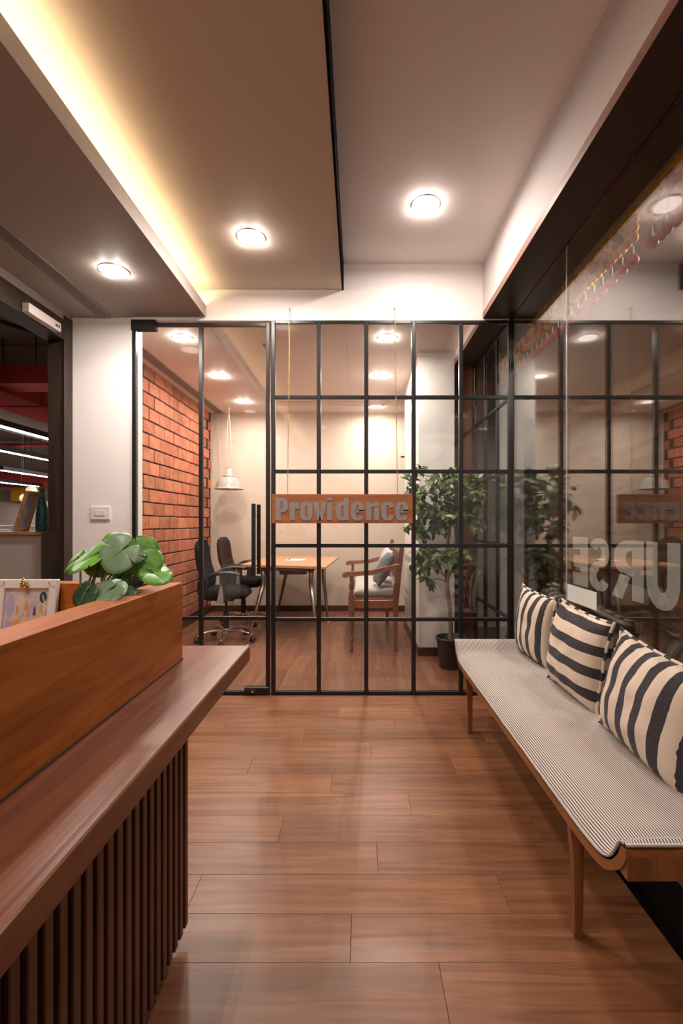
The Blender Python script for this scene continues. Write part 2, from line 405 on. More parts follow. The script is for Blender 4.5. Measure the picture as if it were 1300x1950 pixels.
# slot diffuser in soffit
def slot_grille(name, x0, x1, y0, y1, z, label, n=6):
    t = empty(name, (0, 0, 0), label=label, cat='air grille')
    t.location = ((x0 + x1) / 2, (y0 + y1) / 2, z)
    w = (x1 - x0) / 2; l = (y1 - y0) / 2
    box('backing', 'groove', -w, w, -l, l, -.0012, 0, t)
    f = nb(); bx(f, -w, -w + .006, -l, l, -.006, 0); bx(f, w - .006, w, -l, l, -.006, 0); bx(f, -w, w, l - .006, l, -.006, 0); finish('frame', f, 'grille', t)
    for i in range(n):
        c = -w + .006 + (i + .5) * (2 * w - .012) / n
        box('slat', 'grille', c - .0045, c + .0045, -l, l - .006, -.0035, -.0015, t)
slot_grille('air_grille', -1.80, -1.694, -1.0, 3.125, ZS - .0005, 'long slotted linear air grille in the taupe reception soffit')
# right beam: white fascia, wood lipping, dark underside
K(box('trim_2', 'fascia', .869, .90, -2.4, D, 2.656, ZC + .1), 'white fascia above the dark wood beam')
rb = empty('ceiling_beam', kind='structure', label='dark wood clad beam above the side glass')
box('edge_lipping', 'lip', .8685, .90, -2.4, D - .002, ZB, 2.656, rb)
box('underside_board', 'darkwood', .8695, XG - .004, -2.4, D - .002, ZB - .001, ZB + .02, rb)
box('outer_board', 'darkwood', XG + .006, 1.21, -2.4, 4.5, ZB - .004, ZB + .2, rb)
# wall above partition
K(box('wall_far', 'paint', -1.987, .869, D - .001, D + .06, 2.612, ZC + .1), 'white wall above the glazed partition')
K(box('trim_3', 'paint', -1.57, XG, D - .008, D + .03, 2.600, 2.628), 'thin white head trim above the glazed partition')
# pier left of the partition
K(box('wall_pier', 'paint', -1.987, -1.572, D, D + .12, 0, 2.62), 'white wall pier with a switch plate left of the glass door')
K(box('trim_4', 'paint', -1.572, -1.557, D + .055, D + .12, 0, 2.62), 'white jamb edge beside the glass door')
# left wall with opening; frame of dark wood
K(box('wall_left', 'soffit', -2.12, -1.989, -2.4, D + .1, 2.57, 2.70), 'narrow wall strip above the left opening')
df = empty('door_1', kind='structure', label='dark wood door frame of the opening to the work area')
box('header', 'jamb', -2.12, -1.987, -2.4, 3.09, 2.434, 2.569, df)
box('jamb', 'jamb', -2.10, -1.992, 3.09, D + .1, 1.131, 2.569, df)
box('jamb', 'jamb', -2.149, -1.9925, 3.09, D + .06, 0, 1.131, df)
box('jamb_edge', 'jamb', -1.992, -1.985, 3.08, 3.17, 0, 2.60, df)
# tooth of bricks on the outer face
tw = K(box('wall_brick_return', 'mortar', -2.104, -2.1005, 3.13, 3.2, 1.133, 2.60), 'brick cladding on the outer side of the dark door frame')
for i in range(12):
    z = 1.134 + i * .122
    box('brick', 'brick', -2.122 + .002 * (i % 3), -2.104, 3.112, 3.22, z, z + .113, tw, bev=.004)
# far left of soffit hides a closure wall toward the work area (outside of frame)
K(box('wall_left_rear', 'paint', -2.12, -1.989, -2.4, -.6, 0, 2.434), 'white wall left behind the camera')
# --- office shell
YB = 6.12
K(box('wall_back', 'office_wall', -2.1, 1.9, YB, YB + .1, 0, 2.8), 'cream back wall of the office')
K(box('baseboard_back', 'darkwood', -1.96, 1.2, YB - .012, YB, 0, .078), 'dark baseboard under the cream back wall')
oc = empty('ceiling_office', kind='structure', label='stepped office ceiling behind the glass partition')
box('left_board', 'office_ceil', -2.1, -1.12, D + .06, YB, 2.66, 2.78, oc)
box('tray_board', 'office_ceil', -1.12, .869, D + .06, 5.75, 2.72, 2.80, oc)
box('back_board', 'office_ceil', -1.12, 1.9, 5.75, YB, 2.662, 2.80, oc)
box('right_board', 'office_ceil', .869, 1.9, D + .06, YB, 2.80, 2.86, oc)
K(box('trim_5', 'paint', .869, .90, D + .06, 4.08, 2.656, 2.80), 'white fascia over the office beam')
ob = empty('ceiling_office_beam', kind='structure', label='dark wood beam over the black gridded side glass in the office')
box('edge_lipping', 'lip', .8685, .90, D + .06, 4.08, ZB, 2.656, ob)
box('underside_board', 'darkwood', .8695, XG + .004, D + .06, 4.14, ZB - .001, ZB + .02, ob)
K(box('wall_column', 'column', .546, .866, 4.08, 5.30, 0, 2.719), 'white column behind the fig tree')
K(box('baseboard_column', 'darkwood', .534, .868, 4.068, 4.08, 0, .077), 'dark baseboard at the foot of the white column')
K(box('baseboard_side', 'darkwood', .534, .546, 4.08, 5.30, 0, .077), 'dark baseboard along the column side')
wp = empty('wall_wood', kind='structure', label='dark and reddish wood panels beside the white column')
box('panel', 'jamb', .868, .944, 4.14, 4.30, 0, 2.61, wp)
box('panel', 'redwood', .946, XG + .02, 4.14, 4.30, 0, 2.61, wp)
K(box('wall_right', 'column', .866, 1.9, 5.2, 5.3, 0, 2.8), 'white wall right of the office')
slot_grille('air_grille', -1.90, -1.79, D + .2, YB - .03, 2.6595, 'slotted air grille in the office ceiling above the brick wall')
# office brick wall
bw = K(box('wall_brick', 'mortar', -2.1, -1.9795, D + .08, YB, 0, 2.66), 'red brick wall of the office with dark bed joints')
BL, BH, XB = .232, .1285, -1.97
bp = []
for s in range(6):
    bm = nb(); j = [random.uniform(-.0018, .0018) for _ in range(4)]
    bx(bm, -.011, .0, -BL / 2 + .006 + j[0], BL / 2 - .006 + j[1], -BH / 2 + .0062 + j[2], BH / 2 - .0062 + j[3], .0045)
    bmesh.ops.recalc_face_normals(bm, faces=bm.faces[:])
    me = bpy.data.meshes.new('brick'); bm.to_mesh(me); bm.free(); me.materials.append(M['brick']); bp.append(me)
for r in range(20):
    z = .10 + (r + .5) * BH
    y0 = D + .55 + (.5 * BL if r % 2 else 0)
    while y0 + BL / 2 < YB + .11:
        o = bpy.data.objects.new('brick', random.choice(bp)); COL.objects.link(o); o.parent = bw
        o.location = (XB + random.uniform(-.002, .002), y0 if y0 + BL / 2 < YB else YB - BL / 4, z + math.sin(y0 * 3 + r) * .002)
        if y0 + BL / 2 >= YB: o.scale = (1, .5, 1)
        y0 += BL
K(box('baseboard_brick', 'darkwood', -1.983, -1.955, D + .08, YB, 0, .075), 'dark baseboard under the brick wall')

# ================================================================== PARTITION
ZR = [.012, .523, 1.035, 1.551, 2.067, 2.592]
BWD, BD = .014, .015
pa = empty('window_1', (0, D, 0), kind='structure', label='black steel gridded glass partition of the office')
XV = [(p - CX) * D / F for p in (520.5, 607, 697, 787, 877, 970)]
for i, xv in enumerate(XV): box('mullion', 'black', xv - BWD, xv + BWD, -BD, BD, 0, 2.60, pa, .003)
for i in range(5):
    for z in ZR: 
        h = .013 if 0 < ZR.index(z) < 5 else .014
        box('glazing_bar', 'black', XV[i] + BWD, XV[i + 1] - BWD, -.012, .012, z - h + (.003 if z < .1 else 0), z + h - (.0 if z < 2.5 else .005), pa, .0025)
for i in range(5):
    for j in range(5):
        box('pane', 'glass', XV[i] + BWD, XV[i + 1] - BWD, -.003, .003, ZR[j] + .0145, ZR[j + 1] - .0145, pa)
# glass door
dr = empty('door_2', (0, D, 0), kind='structure', label='black framed glass door with tall vertical bar handle')
xl, xm, xr = [(p - CX) * D / F for p in (256.5, 383, 510.5)]
for xv in (xl, xm, xr): box('stile', 'black', xv - BWD, xv + BWD, -BD, BD, .006, 2.585, dr, .003)
zd = [.014, CH - (1177 - CY) * D / F, 2.572]
for a, b in ((xl, xm), (xm, xr)):
    for z in zd: box('rail', 'black', a + BWD, b - BWD, -.012, .012, z - .013, z + .013, dr, .0025)
    for j in range(2): box('pane', 'glass', a + BWD, b - BWD, -.003, .003, zd[j] + .0135, zd[j + 1] - .0135, dr)
o = box('pivot_fitting', 'blackm', -1.571, -1.40, -.022, .022, 2.532, 2.602, dr, .002)
lk = box('lock_box', 'black', -.785, -.613, -.024, .024, .003, .056, dr, .004)
lk2 = nb(); bx(lk2, -.772, -.70, -.03, -.023, .012, .047, .003); finish('lock_plate', lk2, 'blackm', lk)
c = nb(); tube(c, [(-.725, -.029, .03), (-.725, -.037, .03)], .008, 12); finish('lock_cylinder', c, 'chrome', lk)
hd = nb(); bx(hd, -.722, -.696, -.085, -.060, .83, 1.325, .003); hb = finish('handle', hd, 'black', dr)
hd = nb(); bx(hd, -.718, -.692, .060, .085, .83, 1.325, .003); hb2 = finish('handle', hd, 'black', dr)
for z in (.88, 1.25):
    c = nb(); tube(c, [(-.707, -.061, z), (-.707, .061, z)], .007, 10); finish('standoff', c, 'chrome', hb)

# side glass: frameless in the reception, gridded in the office
sg = empty('window_2', (XG, 0, 0), kind='structure', label='frameless side glass behind the bench')
box('pane', 'sideglass', 0, .008, 2.332, D - .016, .006, ZB - .002, sg)
box('pane', 'sideglass', 0, .008, -2.4, 2.326, .006, ZB - .002, sg)
box('pane_edge', 'edge', .001, .007, 2.3262, 2.3318, .006, ZB - .002, sg)
box('bottom_channel', 'steel', -.004, .012, -2.4, D - .02, 0, .006, sg)
gg = empty('window_3', (XG, 0, 0), kind='structure', label='black gridded side glass beyond the partition')
YV = [D + .03, 3.465, 3.80, 4.115]
for v in YV[1:]: box('mullion', 'black', -.014, .014, v - .012, v + .012, 0, ZB - .002, gg, .002)
for a, b in zip(YV[:-1], YV[1:]):
    for z in ZR: box('glazing_bar', 'black', -.011, .011, a + .0125, b - .0125, z - .011, z + .011, gg)
    for j in range(5): box('pane', 'sideglass', -.003, .003, a + .013, b - .013, ZR[j] + .0115, ZR[j + 1] - .0115, gg)
box('corner_post', 'black', -.010, .016, D - .016, D + .03, 0, ZB - .002, gg, .002)
# outside the side glass
K(box('wall_outer', 'rough_stone', 2.6, 2.7, -2.4, 7.5, 0, 2.6), 'rough brown clad wall beyond the side glass')
K(box('wall_outer_end', 'jamb', 1.9, 2.6, 6.2, 6.3, 0, 3), 'dark end wall of the corridor')
K(box('ceiling_outer', 'soffit', 1.21, 2.7, -2.4, 7.5, 2.62, 2.7), 'dim corridor ceiling beyond the side glass')
K(box('floor_outer', 'granite', XG + .02, 2.7, D + .0, 7.5, -.05, -.002), 'dark corridor floor')

# ================================================================== LETTERING
def sup(cx, cy, rx, ry, a, p=3.0):
    c, s = math.cos(a), math.sin(a)
    return (cx + rx * math.copysign(abs(c) ** (2 / p), c), cy + ry * math.copysign(abs(s) ** (2 / p), s))
def ring(cx, cy, ox, oy, ix, iy, a0=0, a1=360, n=22, p=3.0):
    out = []; A = [math.radians(a0 + (a1 - a0) * i / n) for i in range(n + 1)]
    for a, b in zip(A[:-1], A[1:]):
        out.append([sup(cx, cy, ix, iy, a, p), sup(cx, cy, ox, oy, a, p), sup(cx, cy, ox, oy, b, p), sup(cx, cy, ix, iy, b, p)])
    return out
def rc(x0, y0, x1, y1): return [[(x0, y0), (x1, y0), (x1, y1), (x0, y1)]]
G = {
 'P': rc(0, 0, .24, 1) + ring(.24, .67, .31, .33, .08, .17, -90, 90, 12),
 'r': rc(0, 0, .22, .8) + [[(.22, .48), (.41, .53), (.41, .81), (.30, .80), (.22, .70)]],
 'o': ring(.275, .4, .275, .42, .055, .27),
 'v': [[(0, .8), (.23, .8), (.345, 0), (.17, 0)], [(.37, .8), (.6, .8), (.43, 0), (.255, 0)]],
 'i': rc(0, 0, .23, .8) + rc(0, .87, .23, 1),
 'd': rc(.34, 0, .57, 1) + ring(.34, .4, .34, .42, .11, .27, 90, 270, 12),
 'e': ring(.28, .4, .28, .42, .055, .28, 0, 332, 24) + rc(.2, .34, .56, .46),
 'n': rc(0, 0, .23, .8) + rc(.34, 0, .57, .60) + [[(.23, .58), (.34, .58), (.57, .58), (.57, .66), (.54, .77), (.46, .82), (.36, .80), (.23, .68)]],
 'c': ring(.28, .4, .28, .42, .055, .27, 18, 342, 24),
 'O': ring(.38, .5, .38, .5, .12, .30, 0, 360, 28, 2.4),
 'U': rc(0, .42, .27, 1) + rc(.49, .42, .76, 1) + ring(.38, .42, .38, .44, .11, .18, 180, 360, 18, 2.2),
 'R': rc(0, 0, .27, 1) + ring(.27, .69, .47, .31, .16, .13, -90, 90, 14, 2.4) + [[(.30, .40), (.55, .44), (.80, .0), (.52, -.03)]],
 'E': rc(0, 0, .30, 1) + rc(.30, .74, .62, 1) + rc(.30, .37, .58, .63) + rc(.30, 0, .62, .26),
 'S': ring(.33, .725, .33, .275, .085, .10, 20, 270, 16, 2.4) + ring(.33, .275, .33, .275, .085, .10, -160, 90, 16, 2.4),
}
def letters(bm, chars, starts, xf, a0, a1, axis):
    for ch, s in zip(chars, starts):
        for poly in G[ch]:
            q = [xf(s, x, y) for x, y in poly]
            prism(bm, q, axis, a0, a1)
# hanging sign
YS = 3.085
s0, s1 = (517.5 - CX) * YS / F, (785.5 - CX) * YS / F
zt, zb = CH - (941 - CY) * YS / F, CH - (996.5 - CY) * YS / F
sn = empty('hanging_sign', ((s0 + s1) / 2, YS, zb), label='orange-brown wooden sign with grey lettering Providence hung on two brass chains', cat='sign')
hw = (s1 - s0) / 2; hh = zt - zb
box('board', 'sign', -hw, hw, 0, .018, 0, hh, sn, .0015)
bm = nb(); U = (172 / 223) * hh
st = [0, .64, 1.09, 1.66, 2.27, 2.66, 3.33, 4.0, 4.66, 5.28]
kx = (hw * 2 * .945) / 5.86
for i, (ch, s) in enumerate(zip('Providence', st)):
    b = nb()
    letters(b, ch, [s], lambda s, x, y: (-hw + .024 + (s + x) * kx, .021 + y * U), -.003, 0.0005, 1)
    finish('letter', b, 'grey', sn)
def chain(x_top, z_top, y_top, x_bot):
    t = nb(); p0 = Vector((x_top - (s0 + s1) / 2, y_top - YS, z_top - zb)); p1 = Vector((x_bot - (s0 + s1) / 2, .009, hh - .006))
    n = 118; d = (p1 - p0); L = d.length
    a = Vector((1, 0, 0)); b2 = Vector((0, 1, 0))
    for i in range(n):
        c = p0 + d * ((i + .5) / n); u = a if i % 2 else b2; h = L / n * .68; w = .0042
        tube(t, [c + Vector((0, 0, h)), c + u * w + Vector((0, 0, h * .4)), c + u * w - Vector((0, 0, h * .4)), c - Vector((0, 0, h)), c - u * w - Vector((0, 0, h * .4)), c - u * w + Vector((0, 0, h * .4))], .0014, 4, closed=True)
    ch = finish('chain', t, 'brass', sn, smooth=True)
    k = nb(); tube(k, [p0 + Vector((0, .035, .008)), p0 + Vector((0, 0, .008)), p0 + Vector((0, -.004, -.004)), p0 + Vector((0, .004, -.008))], .0022, 6); finish('hook', k, 'brass', ch)
chain((551 - CX) * 3.13 / F, 2.665, 3.13, (547 - CX) * YS / F)
chain((751 - CX) * 3.13 / F, 2.67, 3.13, (757 - CX) * YS / F)
# lettering on side glass (read from outside)
wl = {'O': 1.27, 'U': 1.516, 'R': 1.71, 'S': 1.945, 'E': 2.125}
wd = {'O': .232 / .76, 'U': .178 / .76, 'R': .214 / .80, 'S': .165 / .66, 'E': .149 / .62}
for ch in 'OURSE':
    b = nb()
    letters(b, ch, [wl[ch]], lambda s, x, y: (s + x * wd[ch], .893 + y * .235), .0082, .0088, 0)
    o = finish('letter', b, 'frost', sg); 
box('sticker', 'frost2', -.0012, -.0002, 2.03, 2.312, .804, .886, sg)

# ================================================================== LIGHTS
def emitter(k):
    nm = 'led_emitter_%g' % k
    L = bpy.data.lights.get(nm)
    if L: return L
    L = bpy.data.lights.new(nm, 'POINT'); L.energy = SPOT * k; L.color = LAMP_COL; L.shadow_soft_size = 0
    L.use_nodes = True; N = L.node_tree.nodes; K_ = L.node_tree.links
    em = N['Emission']; tc = N.new('ShaderNodeTexCoord'); sp = N.new('ShaderNodeSeparateXYZ'); K_.new(tc.outputs['Normal'], sp.inputs[0])
    m1 = N.new('ShaderNodeMath'); m1.operation = 'MULTIPLY'; m1.inputs[1].default_value = EMSIGN; K_.new(sp.outputs[2], m1.inputs[0])
    m2 = N.new('ShaderNodeMath'); m2.operation = 'MAXIMUM'; m2.inputs[1].default_value = 0.055; K_.new(m1.outputs[0], m2.inputs[0])
    K_.new(m2.outputs[0], em.inputs['Strength'])      # a flat diffuser: intensity falls with the cosine
    return L
EMSIGN = -1.6
def downlight(x, y, z, label, group, r=.078, power=1.0):
    t = empty('ceiling_light', (x, y, z), label=label, cat='ceiling light', group=group)
    b = nb(); lathe(b, [(r + .006, 0), (r + .004, -.0022), (r, -.0034), (r - .006, -.0036)], 32); finish('trim_ring', b, 'ring', t, True)
    b = nb(); lathe(b, [(0, -.0035), (r - .004, -.0035)], 32); o = finish('diffuser', b, 'lamp', t, recalc=False)
    for sx, sy in ((1, 1), (1, -1), (-1, 1), (-1, -1)):
        L = emitter(power)
        lo = bpy.data.objects.new('led_emitter', L); COL.objects.link(lo); lo.parent = t; lo.location = (sx * .04, sy * .04, -.02)
    return t
g1 = 'reception ceiling lights'; g2 = 'office ceiling lights'
downlight(-1.381, 2.581, ZS, 'round lit ceiling light in the low taupe soffit left of the cove', g1)
downlight(-.606, 2.587, ZP, 'round lit ceiling light in the beige dropped panel', g1)
downlight(.384, 2.579, ZC, 'round lit ceiling light in the high ceiling on the right', g1)
for i, (x, z) in enumerate(((-1.381, ZS), (-.606, ZP), (.384, ZC))):
    for k, y in enumerate((.5, -1.4)):
        if i == 2 and k == 0: continue
        downlight(x, y, z, 'round ceiling light %s in the %s' % (['just behind the camera', 'farther behind the camera'][k], ['low left soffit', 'beige panel', 'high right ceiling'][i]), g1, power=.5)
for i, y in enumerate((3.606, 4.553, 5.53)):
    downlight(-1.385, y, 2.66, ['nearest', 'middle', 'farthest'][i] + ' lit office ceiling light in the row beside the brick wall', g2)
for i, (x, y) in enumerate(((.242, 3.754), (.235, 4.74), (.232, 5.755))):
    downlight(x, y, 2.72 if i < 2 else 2.662, ['nearest', 'middle', 'farthest'][i] + ' lit office ceiling light in the row above the settee', g2)

downlight(1.7, 2.15, 2.62, 'unseen round ceiling light added in the corridor to light the garlands', g2, power=1.8)  # added lamp, kept out of view, to brighten the garlands
downlight(1.9, -.6, 2.62, 'second unseen corridor ceiling light, added to light the garlands and outer wall', g2, power=.5)  # another added lamp out of view, for the garlands and clad wall

# ================================================================== RECEPTION DESK
dk = empty('reception_desk', (-.9, .6, 0), label='brown wooden reception desk with slatted front, wide ledge and raised parapet', cat='reception desk')
ox, oy = -.9, .6
def db(name, m, x0, x1, y0, y1, z0, z1, bev=.0015): return box(name, m, x0 - ox, x1 - ox, y0 - oy, y1 - oy, z0, z1, dk, bev)
db('carcass', 'blackm', -1.30, -.519, -.6, 1.30, .05, .694, 0)
db('plinth', 'ductgrey', -1.28, -.56, -.58, 1.25, 0, .05, 0)
db('ledge', 'ledge', -1.30, -.392, -.6, 1.66, .696, .75, .003)
db('front_parapet', 'desk', -.660, -.575, -.6, 1.495, .7505, 1.002, .0015)
db('far_parapet', 'deskx', -1.5, -.6605, 1.467, 1.532, .7505, 1.002, .0015)
db('inner_worktop', 'desk', -1.6, -.6605, -.6, 1.4665, .7505, .76, .001)
db('trough_divider', 'deskx', -.90, -.665, 1.12, 1.135, .7605, .90, .001)
o = None
bm = nb(); bx(bm, -.0, .030, -.0108, .0108, .045, .6955, .002); me0 = finish('slat', bm, 'slat', dk); me0.location = (-.519 - ox, 1.302 - oy, 0)
for i in range(1, 30):
    c = me0.copy(); COL.objects.link(c); c.location = (-.519 - ox, 1.302 - i * .0362 - oy, 0)
db('dark_strip', 'groove', -.5749, -.572, -.6, 1.495, .7501, .7525, 0)  # thin dark strip along the foot of the front parapet

# picture frame leaning on the far parapet
pf = empty('picture_frame', (-1.049, 1.425, .761), label='white ornate picture frame with a print of robed crowned figures inside the desk', cat='picture frame')
lean = Matrix.Rotation(math.radians(-7), 4, 'X')
PWd, PH = .096, .258
b = nb()
for q in ((-PWd, -PWd + .026, 0, PH), (PWd - .026, PWd, 0, PH), (-PWd + .026, PWd - .026, 0, .03), (-PWd + .026, PWd - .026, PH - .030, PH)): bx(b, q[0], q[1], -.012, .006, q[2], q[3], .003)
bmesh.ops.transform(b, matrix=lean, verts=b.verts[:]); finish('frame', b, 'frame_white', pf)
b = nb(); bx(b, -PWd + .025, PWd - .025, -.002, .002, .028, PH - .029)
FX, FZ, FO = .46, .75, .055
def flat(b, poly, mi, y=-.0028):
    vs = [b.verts.new((x * FX, y, z * FZ + FO)) for x, z in poly]; f = b.faces.new(vs); f.material_index = mi
def ell(cx, cz, rx, rz, n=14): return [(cx + rx * math.cos(2 * PI * i / n), cz + rz * math.sin(2 * PI * i / n)) for i in range(n)]
flat(b, ell(-.115, .16, .030, .05), 5, -.0023)
flat(b, [(-.14, .04), (-.05, .04), (-.09, .09), (-.14, .11)], 5, -.0024)
flat(b, ell(.108, .195, .026, .024), 6, -.0024); flat(b, [(.10, .20), (.106, .205), (.128, .165), (.122, .16)], 2, -.0026)
for cx, w, h, body, dy in ((-.065, .026, .138, 1, 0), (-.005, .034, .155, 2, 0), (.055, .028, .132, 4, 0), (.100, .028, .142, 1, 0), (.133, .018, .125, 4, 0)):
    flat(b, [(cx - w, .042), (cx + w, .042), (cx + w * .95, h * .62), (cx + w * .4, h * .74), (cx - w * .4, h * .74), (cx - w * .95, h * .62)], body, -.0027)
    flat(b, ell(cx, h * .84, w * .36, w * .48), 2, -.0029)
    flat(b, [(cx - w * .38, h * .90), (cx + w * .38, h * .90), (cx + w * .2, h * 1.12), (cx, h * 1.2), (cx - w * .2, h * 1.12)], 1 if body != 4 or cx > .1 else 4, -.0031)
    flat(b, [(cx - w * 1.1, .045), (cx - w * .6, .045), (cx - w * .5, h * .5), (cx - w, h * .5)], 3 if body == 1 else 1, -.0030)
bmesh.ops.transform(b, matrix=lean, verts=b.verts[:])
finish('print', b, ['printbg', 'ochre', 'peach', 'ochre', 'plum', 'lilac', 'dkgreen'], pf, recalc=False)
for sx in (-1, 1):
    b = nb()
    for k in range(5):
        a = k / 4 * PI / 2; tube(b, [(sx * (.090 - .018 * math.sin(a)), -.0125, PH - .006 - .018 * math.cos(a)), (sx * (.087 - .017 * math.sin(a)), -.0135, PH - .009 - .016 * math.cos(a))], .0013, 5)
    bmesh.ops.transform(b, matrix=lean, verts=b.verts[:]); finish('corner_ornament', b, 'brass', pf, True)
b = nb()
for q in ((0, .0, .010), (.0, .012, .008), (-.012, -.008, .006), (.012, -.006, .006), (.003, -.016, .008), (.006, -.028, .006), (-.003, .022, .005), (-.008, .004, .007), (.009, .006, .006)):
    bmesh.ops.create_icosphere(b, subdivisions=2, radius=q[2], matrix=Matrix.Translation((q[0], -.006, q[1])))
for v in b.verts: v.co += noise.noise_vector(v.co * 220) * .002
o = finish('ornament_clip', b, 'gold', None, True); o.location = (-1.049 - .003, 1.425 + .014, .761 + PH - .014)
o.scale = (.75, .75, .75)
tag(o, 'small polished gold figurine clipped on the top of the white picture frame', 'ornament')

# potted monstera in the desk trough
mo = empty('potted_plant', (-.765, 1.30, .761), label='bushy broad-leaved green plant in the corner of the reception desk', cat='plant')
b = nb(); lathe(b, [(0, 0), (.06, 0), (.075, .13), (.078, .135), (.070, .135), (.066, .12), (0, .12)], 24); finish('pot', b, 'pot', mo, True)
b = nb(); lathe(b, [(0, .124), (.068, .122)], 16); finish('soil', b, 'soil', mo)
def monstera(name, m, base, tip_dir, up, size, curl=.25, seed=0, parent=None):
    """heart-shaped split leaf; base at petiole, pointing along tip_dir"""
    rnd = random.Random(seed); b = nb()
    t = Vector(tip_dir).normalized(); u = (Vector(up) - t * t.dot(Vector(up))).normalized(); s = t.cross(u)
    na, nr = 150, 5; rows = []
    for i in range(na + 1):
        a = -PI + 2 * PI * i / na       # angle from tip direction
        aa = abs(a) / PI
        r = .60 + .18 * math.cos(a) - (.42 * max(0, (aa - .86) / .14)) + .10 * math.sin(aa * PI)
        # splits
        for c0 in (.30, .50):
            if abs(aa - c0 - (.03 if a > 0 else 0)) < .0075: r *= .60 if rnd.random() > .45 else 1
        r *= size * .62
        row = []
        for j in range(1, nr + 1):
            q = r * j / nr
            x = q * math.cos(a); y = q * math.sin(a)
            z = -curl * (x * x) / size - curl * .9 * (y * y) / size + .10 * abs(y) + math.sin(a * 5 + seed) * .010 * size * (j / nr) ** 2
            row.append(b.verts.new(Vector(base) + t * (x + .10 * size) + s * y + u * z))
        rows.append(row)
    c = b.verts.new(Vector(base) + t * .10 * size)
    for i in range(na):
        A, B = rows[i], rows[i + 1]
        b.faces.new((c, A[0], B[0]))
        for j in range(nr - 1): b.faces.new((A[j], A[j + 1], B[j + 1], B[j]))
    for f in b.faces: f.smooth = True
    o = finish(name, b, m, parent, True)
    sd = o.modifiers.new('t', 'SOLIDIFY'); sd.thickness = .0012
    v = nb(); pp = []
    for k in range(6):
        x = size * .62 * .78 * k / 5; pp.append(Vector(base) + t * (x + .05 * size) + u * (-curl * x * x / size + .0012))
    tube(v, pp, [.0016 * (1 - k / 7) for k in range(6)], 5)
    finish('midrib', v, 'vein', o, True)
    return o
rootp = Vector((0, 0, .125))
LV = [  # px, py of leaf centre, depth Y, size(m), tip dir(x,y,z), up, material
 (212, 1062, 1.24, .145, (-.6, -.2, -.5), (.15, -.75, .65), 'leafb'),
 (154, 1068, 1.28, .16, (-.95, -.1, -.42), (-.45, -.5, .8), 'leafa'),
 (176, 1056, 1.34, .15, (-.8, .2, -.2), (-.3, -.5, .9), 'leafb'),
 (284, 1050, 1.34, .125, (.8, .1, .25), (.1, -.95, .3), 'leafa'),
 (286, 1078, 1.32, .11, (.6, -.1, -.5), (.3, -.9, .4), 'leafa'),
 (245, 1062, 1.30, .110, (.3, -.5, -.4), (.2, -.5, .8), 'leafb'),
 (306, 1098, 1.30, .115, (.9, -.1, -.42), (.25, -.35, .9), 'leafa'),
 (300, 1082, 1.34, .105, (.95, .1, -.3), (.2, -.3, .9), 'leafb'),
 (190, 1134, 1.16, .115, (-.3, -.5, -.30), (.0, -.6, .8), 'leafb'),
 (224, 1122, 1.20, .095, (.7, .1, .05), (-.1, -.6, .8), 'leafb'),
 (154, 1141, 1.16, .095, (-.4, -.3, -.75), (-.4, -.8, .3), 'leafc'),
 (186, 1082, 1.32, .110, (-.1, -.3, -.9), (0, -1, .2), 'leafa'),
 (208, 1080, 1.38, .100, (.2, -.1, -.9), (.2, -1, .2), 'leafa'),
 (236, 1090, 1.36, .090, (.1, -.2, -.9), (.1, -1, .3), 'leafa'),
 (262, 1096, 1.36, .100, (.5, -.1, -.7), (.2, -1, .4), 'leafa'),
 (240, 1132, 1.22, .080, (.6, -.3, -.2), (.1, -.5, .9), 'leafc'),
 (230, 1028, 1.38, .100, (.5, .2, .1), (-.2, -.7, .7), 'leafa'),
 (134, 1072, 1.36, .10, (-.9, .1, -.5), (-.3, -.6, .8), 'leafa'),
 (252, 1110, 1.32, .090, (.3, -.4, -.3), (0, -.5, .8), 'leafc'),
]
for i, (px, py, Y, sz, td, up, m) in enumerate(LV):
    c = pt(px, py, Y) - Vector(mo.location); t = Vector(td).normalized()
    base = c - t * sz * .35
    lf = monstera('leaf', m, base, td, up, sz, .28, i, mo)
    b = nb(); r0 = rootp + Vector((random.uniform(-.035, .035), random.uniform(-.03, .03), 0))
    mid = (r0 + base) / 2 + Vector((0, .0, .03))
    tube(b, smooth_path([r0, mid, base, base + t * sz * .12], 5), .0028, 6)
    finish('stalk', b, 'stem', mo, True)

# ================================================================== BENCH
bn = empty('bench', (.8, 1.88, 0), label='long low teak bench with upturned ends and a fine-striped cushion along the side glass', cat='bench')
bxo, byo = .8, 1.88
X0, X1 = .588, 1.035
outer = [(1.0, .476), (1.001, .459), (1.015, .43), (1.05, .397), (1.095, .369), (1.165, .357), (1.25, .353)]
inner = [(1.02, .476), (1.03, .45), (1.06, .414), (1.10, .392), (1.165, .380), (1.25, .377)]
def mirror(p): return [(3.765 - y, z) for y, z in p][::-1]
prof = outer + mirror(outer) + mirror(inner)[::-1][::-1][::-1] if False else outer + mirror(outer) + [q for q in reversed(inner + mirror(inner))]
b = nb()
half = len(prof) // 2
top = inner + mirror(inner); bot = outer + mirror(outer)
